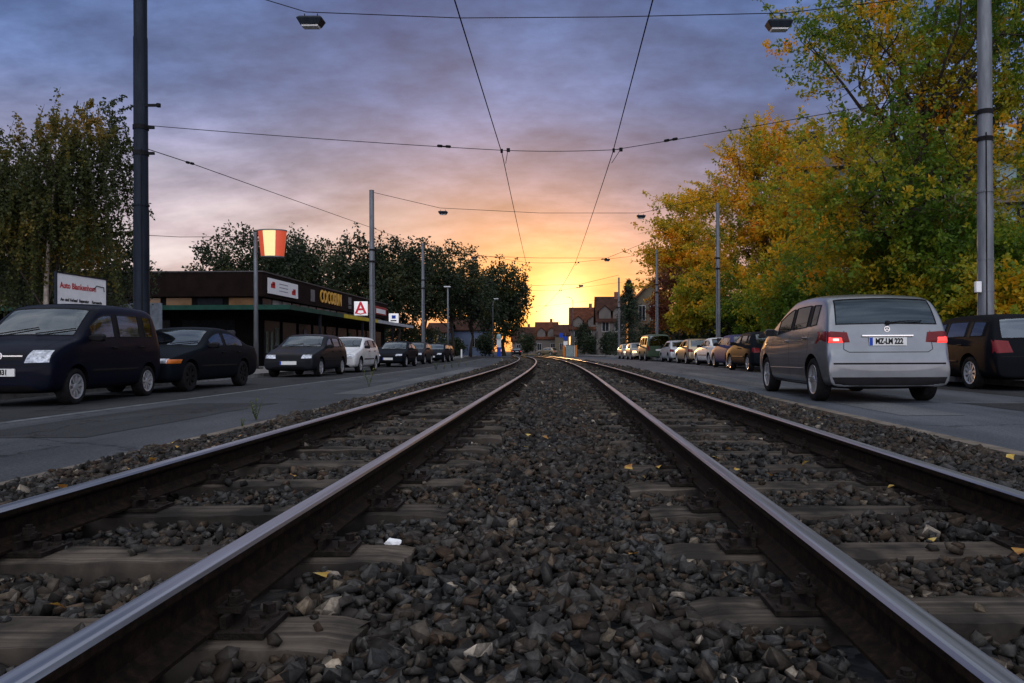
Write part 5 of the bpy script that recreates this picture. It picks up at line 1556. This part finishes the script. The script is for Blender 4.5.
def make_car(dn, paint, label, x, y, z, heading, near=True, spokes=7, rimm=None, lit_tail=False, plate=None, plate_at='B', bumper=None, group=None, cat='car', name='parked_car', trim=True, headm=None, tint=None):
    """heading: direction of travel, radians from +Y (positive turns left); local +x is forward"""
    D = DESIGN[dn]; parts, bvh, cache = body_meshes(dn)
    t = thing(name, label, cat, (x, y, z), heading + R(90), group)
    hw = D['W'] / 2
    me = bpy.data.meshes.new('body'); vv, ff, mi = parts['body']; me.from_pydata(vv, [], ff)
    me.materials.append(paint); me.materials.append(M['under']); me.materials.append(M['black']); me.polygons.foreach_set('material_index', mi)
    me.polygons.foreach_set('use_smooth', [True] * len(ff)); me.update(); me.set_sharp_from_angle(angle=R(38))
    link('body', me, t)
    gm = tint or M['glass']
    for k, val in parts.items():
        if k == 'body': continue
        gme = bpy.data.meshes.new('glass'); gme.from_pydata(val[0], [], val[1]); gme.materials.append(gm); gme.polygons.foreach_set('use_smooth', [True] * len(val[1])); gme.update()
        go_ = link('windscreen' if k == 2 else ('rear_window' if k == 3 else 'side_window'), gme, t)
        if near:
            ec = {}
            for f in val[1]:
                for a_, b_ in zip(f, f[1:] + f[:1]): ec[(min(a_, b_), max(a_, b_))] = ec.get((min(a_, b_), max(a_, b_)), 0) + 1
            sl_ = MB()
            for (a_, b_), c_ in ec.items():
                if c_ == 1:
                    pa, pb = Vector(val[0][a_]), Vector(val[0][b_]); dv = (pb - pa) * .08
                    if (pb - pa).length > 1e-5: sl_.tube([pa - dv, pb + dv], .010, 4, cap=False)
            sl_.build('window_seal', M['black'], go_)
    key = ('w', spokes, (rimm or M['hubcap']).name)
    if key not in cache: cache[key] = wheel_parts(dn, D, spokes, rimm or M['hubcap'])
    tm, rm = cache[key]
    for ax in D['axles']:
        for s in (1, -1):
            w = link('wheel', tm, t); w.location = (ax, s * (hw - .125), D['wr']); w.rotation_euler = (0, random.uniform(0, 6), 0 if s > 0 else math.pi)
            link('rim', rm, w)
    # lamps
    h = D['head']; q = D['tail']
    for s in (1, -1):
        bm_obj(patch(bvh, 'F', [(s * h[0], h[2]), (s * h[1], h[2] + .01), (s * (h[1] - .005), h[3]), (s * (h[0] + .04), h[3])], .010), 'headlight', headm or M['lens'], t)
        tl = bm_obj(patch(bvh, 'B', [(s * (q[0] + .03), q[2] + .015), (s * q[1], q[2]), (s * (q[1] - .02), q[3]), (s * (q[0] + .06), q[3] - .02)], .012), 'tail_light', M['tail_red'], t)
        if dn == 'compact_mpv': bm_obj(patch(bvh, 'L' if s > 0 else 'R', [(-2.02, q[2] + .02), (-1.76, q[2] + .06), (-1.80, q[3] - .01), (-1.98, q[3])], .010), 'lamp_side', M['tail_red'], tl)
        if lit_tail:
            c0 = (q[0] + q[1]) / 2; cz = q[2] + (q[3] - q[2]) * .28
            if s < 0: bm_obj(patch(bvh, 'B', [(s * (q[1] - .19), cz - .045), (s * (q[1] - .03), cz - .045), (s * (q[1] - .03), cz + .045), (s * (q[1] - .19), cz + .045)], .017), 'lamp_glow', M['tail_lit'], tl)
            else:
                bm_obj(patch(bvh, 'B', [(s * (q[1] - .25), cz - .042), (s * (q[1] - .05), cz - .042), (s * (q[1] - .05), cz + .038), (s * (q[1] - .25), cz + .038)], .017), 'lamp_glow', M['tail_lit'], tl)
                bm_obj(patch(bvh, 'B', [(s * (q[1] - .20), cz - .025), (s * (q[1] - .10), cz - .025), (s * (q[1] - .10), cz + .022), (s * (q[1] - .20), cz + .022)], .021), 'lamp_bulb', M['tail_core'], tl)
        # door mirror
        mx = D['ws'][1] - .28; mz = [s_[2] for s_ in D['st'] if s_[0] <= mx][0] + .06
        mm = MB(); p0 = proj(bvh, 'L' if s > 0 else 'R', mx, mz, 0); 
        yb = p0.y
        def ring(yy, r0, r1, xo): return [(mx + xo - .05, yy, mz - r0), (mx + xo + .05, yy, mz - r0 * .9), (mx + xo + .06, yy, mz + r0 * .8), (mx + xo - .05, yy, mz + r1)]
        v = ring(yb - s * .02, .03, .04, 0) + ring(yb + s * .06, .055, .075, -.01) + ring(yb + s * .17, .06, .075, -.02) + ring(yb + s * .21, .03, .045, -.03)
        fcs = [(a * 4 + k, a * 4 + (k + 1) % 4, a * 4 + 4 + (k + 1) % 4, a * 4 + 4 + k) for a in range(3) for k in range(4)] + [(12, 13, 14, 15)]
        if s < 0: fcs = [f[::-1] for f in fcs]
        mm.add(v, fcs); bevel_obj(mm.build('mirror', M['black'] if dn != 'compact_mpv' else paint, t), .015)
    # grille and plates
    g = D['grille']
    bm_obj(patch(bvh, 'F', [(-g[1], g[2]), (g[1], g[2]), (g[1], g[3]), (-g[1], g[3])], .004), 'grille', M['black'], t)
    for side, zz in (('F', D['plate_f']), ('B', D['plate_r'])):
        xp = proj(bvh, side, 0, zz, .0).x; s = 1 if side == 'F' else -1
        pm = MB(); pm.box(min(xp, xp + s * .022), -.26, zz - .057, max(xp, xp + s * .022), .26, zz + .057)
        po = pm.build('number_plate', M['plate_white'], t)
        if near:
            bm2 = MB(); a, b = (-.26, -.22) if side == 'F' else (.22, .26)
            xx = xp + s * .0235
            if side == 'F': a, b = .215, .258
            else: a, b = -.258, -.215
            a, b = (-.258, -.215) if (side == 'F') else (.215, .258)
            bm2.box(min(xx - .001, xx + s * .001), a, zz - .054, max(xx, xx + s * .001), b, zz + .054); bm2.build('country_strip', M['plate_blue'], po)
            if plate and plate_at == side:
                o = link('lettering', text_mesh(plate, .098, M['ink'], 'lettering', .001, 'CENTER', .004), po)
                o.location = (xx + s * .001, .0 if side == 'F' else -.015, zz); o.rotation_euler = (R(90), 0, R(90) if side == 'F' else R(-90)); o.scale = (.82, 1.1, 1)
    if near:
        # doors: shut lines, handles, rubbing strip
        sd_ = D['side']; zs_ = 1
        def zbelt(xx):
            pr = sorted((s_[0], s_[2]) for s_ in D['st']); return float(np.interp(xx, [p[0] for p in pr], [p[1] for p in pr]))
        b0 = (sd_[0][0] + sd_[1][1]) / 2
        fr = D['axles'][0] - D['wr'] - .11; rr = max(D['axles'][1] + D['wr'] + .02, sd_[1][0] - .02)
        for s, sn in ((1, 'L'), (-1, 'R')):
            sm = MB()
            for pts in ([(fr, .27), (fr + .02, .6), (fr - .03, zbelt(fr) - .03)], [(b0, .27), (b0, zbelt(b0) - .02)], [(fr, .27), (b0, .265), (rr, .27)], [(rr, .27), (rr + .0, .5), (rr - .16, .75), (rr - .16, zbelt(rr) - .02)]):
                q_ = seam(bvh, sn, pts); sm.add(q_.v, q_.f)
            sm.build('door_seam', M['ink'], t)
            for hx_ in (b0 + .14, rr - .02):
                hm = MB(); p = proj(bvh, sn, hx_, zbelt(hx_) - .11, 0)
                hm.box(hx_ - .09, min(p.y - s * .005, p.y + s * .032), p.z - .014, hx_ + .09, max(p.y - s * .005, p.y + s * .032), p.z + .014)
                bevel_obj(hm.build('door_handle', M['black'] if dn != 'compact_mpv' else paint, t), .01)
            if trim:
                bm_obj(patch(bvh, sn, [(fr - .02, .50), (rr + .1, .50), (rr + .1, .545), (fr - .02, .545)], .012, 24, 2), 'rubbing_strip', M['black'] if dn != 'compact_mpv' else paint, t)
        # bonnet shut lines, bumper joints, wipers
        cx_ = D['ws'][1]; nose = D['st'][2][0]
        sm = MB()
        for s in (1, -1):
            q_ = seam(bvh, 'T', [(nose - .02, s * hw * .60), (nose - .5, s * hw * .74), (cx_ + .06, s * hw * .80)], .009); sm.add(q_.v, q_.f)
        q_ = seam(bvh, 'F', [(-hw * .78, D['head'][2] - .035), (hw * .78, D['head'][2] - .035)], .010); sm.add(q_.v, q_.f)
        sm.build('bonnet_seam', M['ink'], t)
        if not lit_tail or dn == 'sedan':
            sm = seam(bvh, 'B', [(-hw * .85, D['tail'][2] - .06), (hw * .85, D['tail'][2] - .06)], .010); sm.build('boot_seam', M['ink'], t)
        for y0_, y1_ in ((.08, .62), (-.52, .05)):
            wb = MB(); pa = proj(bvh, 'T', cx_ - .03, y0_, .02); pb = proj(bvh, 'T', cx_ - .16, y1_, .018); wb.tube([pa, pb], .009, 5); wb.build('wiper', M['black'], t)
        # cabin
        hx0 = D['ws'][0]
        fl = .30
        for (sx_, sy) in ((hx0 - .45, .37), (hx0 - .45, -.37), (hx0 - 1.3, .37), (hx0 - 1.3, -.37)):
            c = MB(); zt = zbelt(sx_)
            c.box(sx_ - .25, sy - .24, fl + .1, sx_ + .28, sy + .24, fl + .28)
            m = Matrix.Translation((sx_ - .22, sy, fl + .25)) @ Matrix.Rotation(R(-14), 4, 'Y')
            c.box(-.07, -.23, 0, .07, .23, .60, 0, m); c.box(-.05, -.12, .63, .05, .12, .82, 0, m)
            bevel_obj(c.build('seat', M['seat'], t), .05, 3)
        c = MB(); c.box(hx0 + .25, -hw + .2, .62, D['ws'][1] - .1, hw - .2, zbelt(D['ws'][1]) - .04); c.build('dashboard', M['seat'], t)
        c = MB(); m = Matrix.Translation((hx0 + .12, .37, zbelt(hx0) - .02)) @ Matrix.Rotation(R(-62), 4, 'Y')
        pts = [m @ Vector((math.cos(a) * .18, math.sin(a) * .18, 0)) for a in np.linspace(0, 2 * math.pi, 25)]
        c.tube(pts, .014, 6, cap=False); c.build('steering_wheel', M['black'], t)
    return t, bvh, D

P_NAVY = car_paint('dark_navy_paint', (.004, .005, .011), 0, .32, .06)
P_BLACK = car_paint('black_blue_paint', (.005, .007, .010), 0, .52, 0)
P_SILVER = car_paint('silver_paint', (.155, .165, .18), .6, .30, .7)
P_DARKGREY = car_paint('dark_grey_paint', (.011, .012, .015), 0, .32, .05)
P_WHITE = car_paint('white_paint', (.55, .55, .55), 0, .35)
P_PALE = car_paint('pale_silver_paint', (.42, .44, .46), .4, .35)
P_VIOLET = car_paint('violet_blue_paint', (.05, .05, .11), 0, .5, 0)
P_GREEN = car_paint('dark_green_paint', (.035, .06, .035), .2, .4)
P_GOLD = car_paint('beige_metallic_paint', (.34, .27, .18), .6, .30)
M['glare_head'] = simple('sun_glare_headlamp', (.8, .6, .3), .3, 0, .05, emit=(1, .34, .06, 14))  # glow added to two far cars' headlights in place of sun glare
P_GLINT = car_paint('polished_champagne_paint', (.60, .52, .40), .9, .32, .6)
P_ESTATE = car_paint('black_estate_paint', (.005, .006, .008), 0, .55, 0)

LEFT = math.pi       # left road: cars face the viewer
def left_car(dn, paint, label, near_px_x, d_c, **kw):
    D = DESIGN[dn]
    return make_car(dn, paint, label, near_px_x - D['W'] / 2, d_c, ZL, LEFT + kw.pop('turn', 0), **kw)

G = 'cars parked along the road'
t, bvh, D = left_car('microvan', P_NAVY, 'dark navy minivan with clear headlights parked nearest on the left road', -7.62, 13.45, turn=R(3), plate='MZ  2431', plate_at='F', spokes=9, group=G, headm=M['lens'])
# chrome bar and round badge of the minivan
b = MB(); xx = proj(bvh, 'F', 0, .765, 0).x; b.box(xx + .004, -.34, .755, xx + .018, .34, .775); b.lathe([(.040, xx + .012), (.056, xx + .012), (.056, xx + .028), (.040, xx + .028)], 20, 'x', (0, 0, .765), closed=True)
b.add([(xx + .024, -.05, .755), (xx + .024, .0, .758), (xx + .024, -.004, .772), (xx + .024, .05, .776), (xx + .024, .004, .77), (xx + .024, .0, .762)], [(0, 1, 5), (2, 3, 4), (1, 4, 2, 5)]); b.build('grille_badge', M['chrome'], t)
bm_obj(patch(bvh, 'R', [(.05, .90), (.14, .90), (.14, .98), (.05, .98)], .003), 'red_emblem', M['ink_red'], t)
bm_obj(patch(bvh, 'R', [(-.98, .925), (-.45, .925), (-.45, .945), (-.98, .945)], .003), 'door_text_line', simple('silver_decal', (.4, .4, .42), .5), t)
bm_obj(patch(bvh, 'R', [(-1.62, .70), (-1.70, .70), (-1.70, .84), (-1.62, .84)], .004), 'side_marker', M['amber'], t)
t, bvh, D = left_car('sedan', P_BLACK, 'black four door sedan parked behind the dark minivan', -7.62, 17.7, spokes=7, group=G, rimm=M['black'])
for s in (1, -1): bm_obj(patch(bvh, 'F', [(s * .70, .585), (s * .82, .59), (s * .815, .67), (s * .70, .67)], .014), 'indicator', M['amber'], t)
t, bvh, D = left_car('hatch', P_DARKGREY, 'dark grey hatchback parked before the glass shop front', -7.85, 27.1, spokes=5, group=G)
t, bvh, D = left_car('hatch', P_WHITE, 'old pale hatchback parked beside the second steel pole', -7.8, 32.0, spokes=5, group=G)
t, bvh, D = left_car('sedan', P_BLACK, 'dark saloon with clear headlights parked just beyond the second pole', -8.15, 43.0, spokes=9, group=G)
t, bvh, D = left_car('hatch', P_DARKGREY, 'dark hatchback directly behind the saloon beyond the second pole', -8.6, 51.0, near=False, group=G)
t, bvh, D = left_car('estate', P_BLACK, 'dark blue estate parked second from the far end on the left', -8.6, 59.5, near=False, group=G)
t, bvh, D = left_car('hatch', P_DARKGREY, 'farthest dark small car in the left parking row', -9.3, 66.5, near=False, group=G)

# right road, driving away
xb = PX(890, 11.4, .5)
t, bvh, D = make_car('compact_mpv', P_SILVER, 'silver hatchback with lit tail lights standing in the right road', 4.60, 13.15, 0, R(-.8), spokes=5, rimm=M['alloy'], lit_tail=True, plate='MZ-LM 222', plate_at='B', name='silver_car', trim=False, tint=M['privacy'])
# chrome bar, bumper strip, wiper, star ring, exhaust
b = MB(); zc = .95; xx = proj(bvh, 'B', 0, zc, 0).x
b.box(xx - .03, -.36, zc - .014, xx + .01, .36, zc + .014); bevel_obj(b.build('chrome_strip', M['chrome'], t), .008)
b = MB(); zc = 1.045; xx = proj(bvh, 'B', 0, zc, 0).x; b.lathe([(.032, xx - .016), (.040, xx - .016), (.040, xx - .004), (.032, xx - .004)], 24, 'x', (0, 0, zc), closed=True)
for a in (90, 210, 330): b.box(xx - .014, -.004, 0, xx - .006, .004, .036, 0, Matrix.Translation((0, 0, zc)) @ Matrix.Rotation(R(a - 90), 4, 'X'))
b.build('star_badge', M['chrome'], t)
bm_obj(patch(bvh, 'B', [(-.78, .548), (.78, .548), (.78, .572), (-.78, .572)], .006, 20, 2), 'bumper_strip', M['black'], t)
bm_obj(patch(bvh, 'B', [(-.74, .235), (.74, .235), (.80, .37), (-.80, .37)], .006, 20, 3), 'bumper_insert', M['black'], t)
sm = seam(bvh, 'B', [(-.60, 1.02), (-.62, .76), (-.55, .72), (.55, .72), (.62, .76), (.60, 1.02)], .009); sm.build('tailgate_seam', M['ink'], t)
b = MB(); p0 = proj(bvh, 'B', -.02, 1.125, .02); p1 = proj(bvh, 'B', -.50, 1.15, .02); b.tube([p0, p0.lerp(p1, .5) + Vector((-.012, 0, .012)), p1], [.013, .010, .006], 6); b.lathe([(0, p0.x - .03), (.03, p0.x - .02), (.034, p0.x + .03)], 12, 'x', (0, p0.y, p0.z)); b.build('rear_wiper', M['black'], t)
b = MB(); b.lathe([(.026, -2.12), (.032, -2.12), (.032, -1.9), (.026, -1.9)], 14, 'x', (0, .42, .27), closed=True); b.build('exhaust_pipe', M['iron'], t)
for sn in 'LR': bm_obj(patch(bvh, sn, [(-1.02, .47), (1.0, .45), (1.0, .465), (-1.02, .487)], .016, 20, 2), 'side_moulding', P_SILVER, t)

t, bvh, D = make_car('estate', P_ESTATE, 'black estate car parked behind the silver hatchback at the frame edge', 8.55, 16.2, 0, R(0), spokes=10, rimm=M['hubcap'], group=G)
def right_car(dn, paint, label, px, d_c, turn=1.5, **kw):
    """px: column of the near rear corner"""
    D = DESIGN[dn]; rear = d_c + D['st'][-1][0]
    x = PX(px, rear, .5) + D['W'] / 2
    return make_car(dn, paint, label, x, d_c, 0, R(turn) + kw.pop('flip', 0), group=G, **kw)
right_car('hatch', P_BLACK, 'black hatchback parked just ahead of the silver hatchback', 750, 29.0, 2, spokes=6, rimm=M['alloy'])
right_car('hatch', P_VIOLET, 'violet blue hatchback parked before the black hatchback', 729, 34.2, 2, near=False, rimm=M['alloy'])
right_car('sedan', P_WHITE, 'white saloon with a glowing red tail light in the right row', 710, 39.6, 3, near=True, lit_tail=True)
right_car('hatch', P_GOLD, 'beige hatchback gilded by low sun beside the white saloon', 686, 45.5, 3, near=False)
right_car('hatch', P_PALE, 'pale silver hatchback parked between the beige car and the green van', 668, 52, 3, near=False)
right_car('van', P_GREEN, 'dark green van with a wide rear window in the right row', 645, 59, 3, near=False)
right_car('hatch', P_GLINT, 'small car with headlights glowing as sun glare just beyond the green van', 630, 66.5, 3, near=False, flip=math.pi, headm=M['glare_head'])
right_car('sedan', P_GLINT, 'last car of the right row with headlights glowing as sun glare under the spruce', 621.5, 73, 3, near=False, flip=math.pi, headm=M['glare_head'])
# far traffic at the street end
make_car('hatch', P_DARKGREY, 'small far car with red tail lights before the round tree', PX(516, 142, .5), 142, 0, R(8), near=False, lit_tail=True, name='distant_car')
make_car('hatch', P_GOLD, 'small far car crossing before the two dormers', PX(547, 150, .5), 150, 0, R(60), near=False, lit_tail=True, name='distant_car')
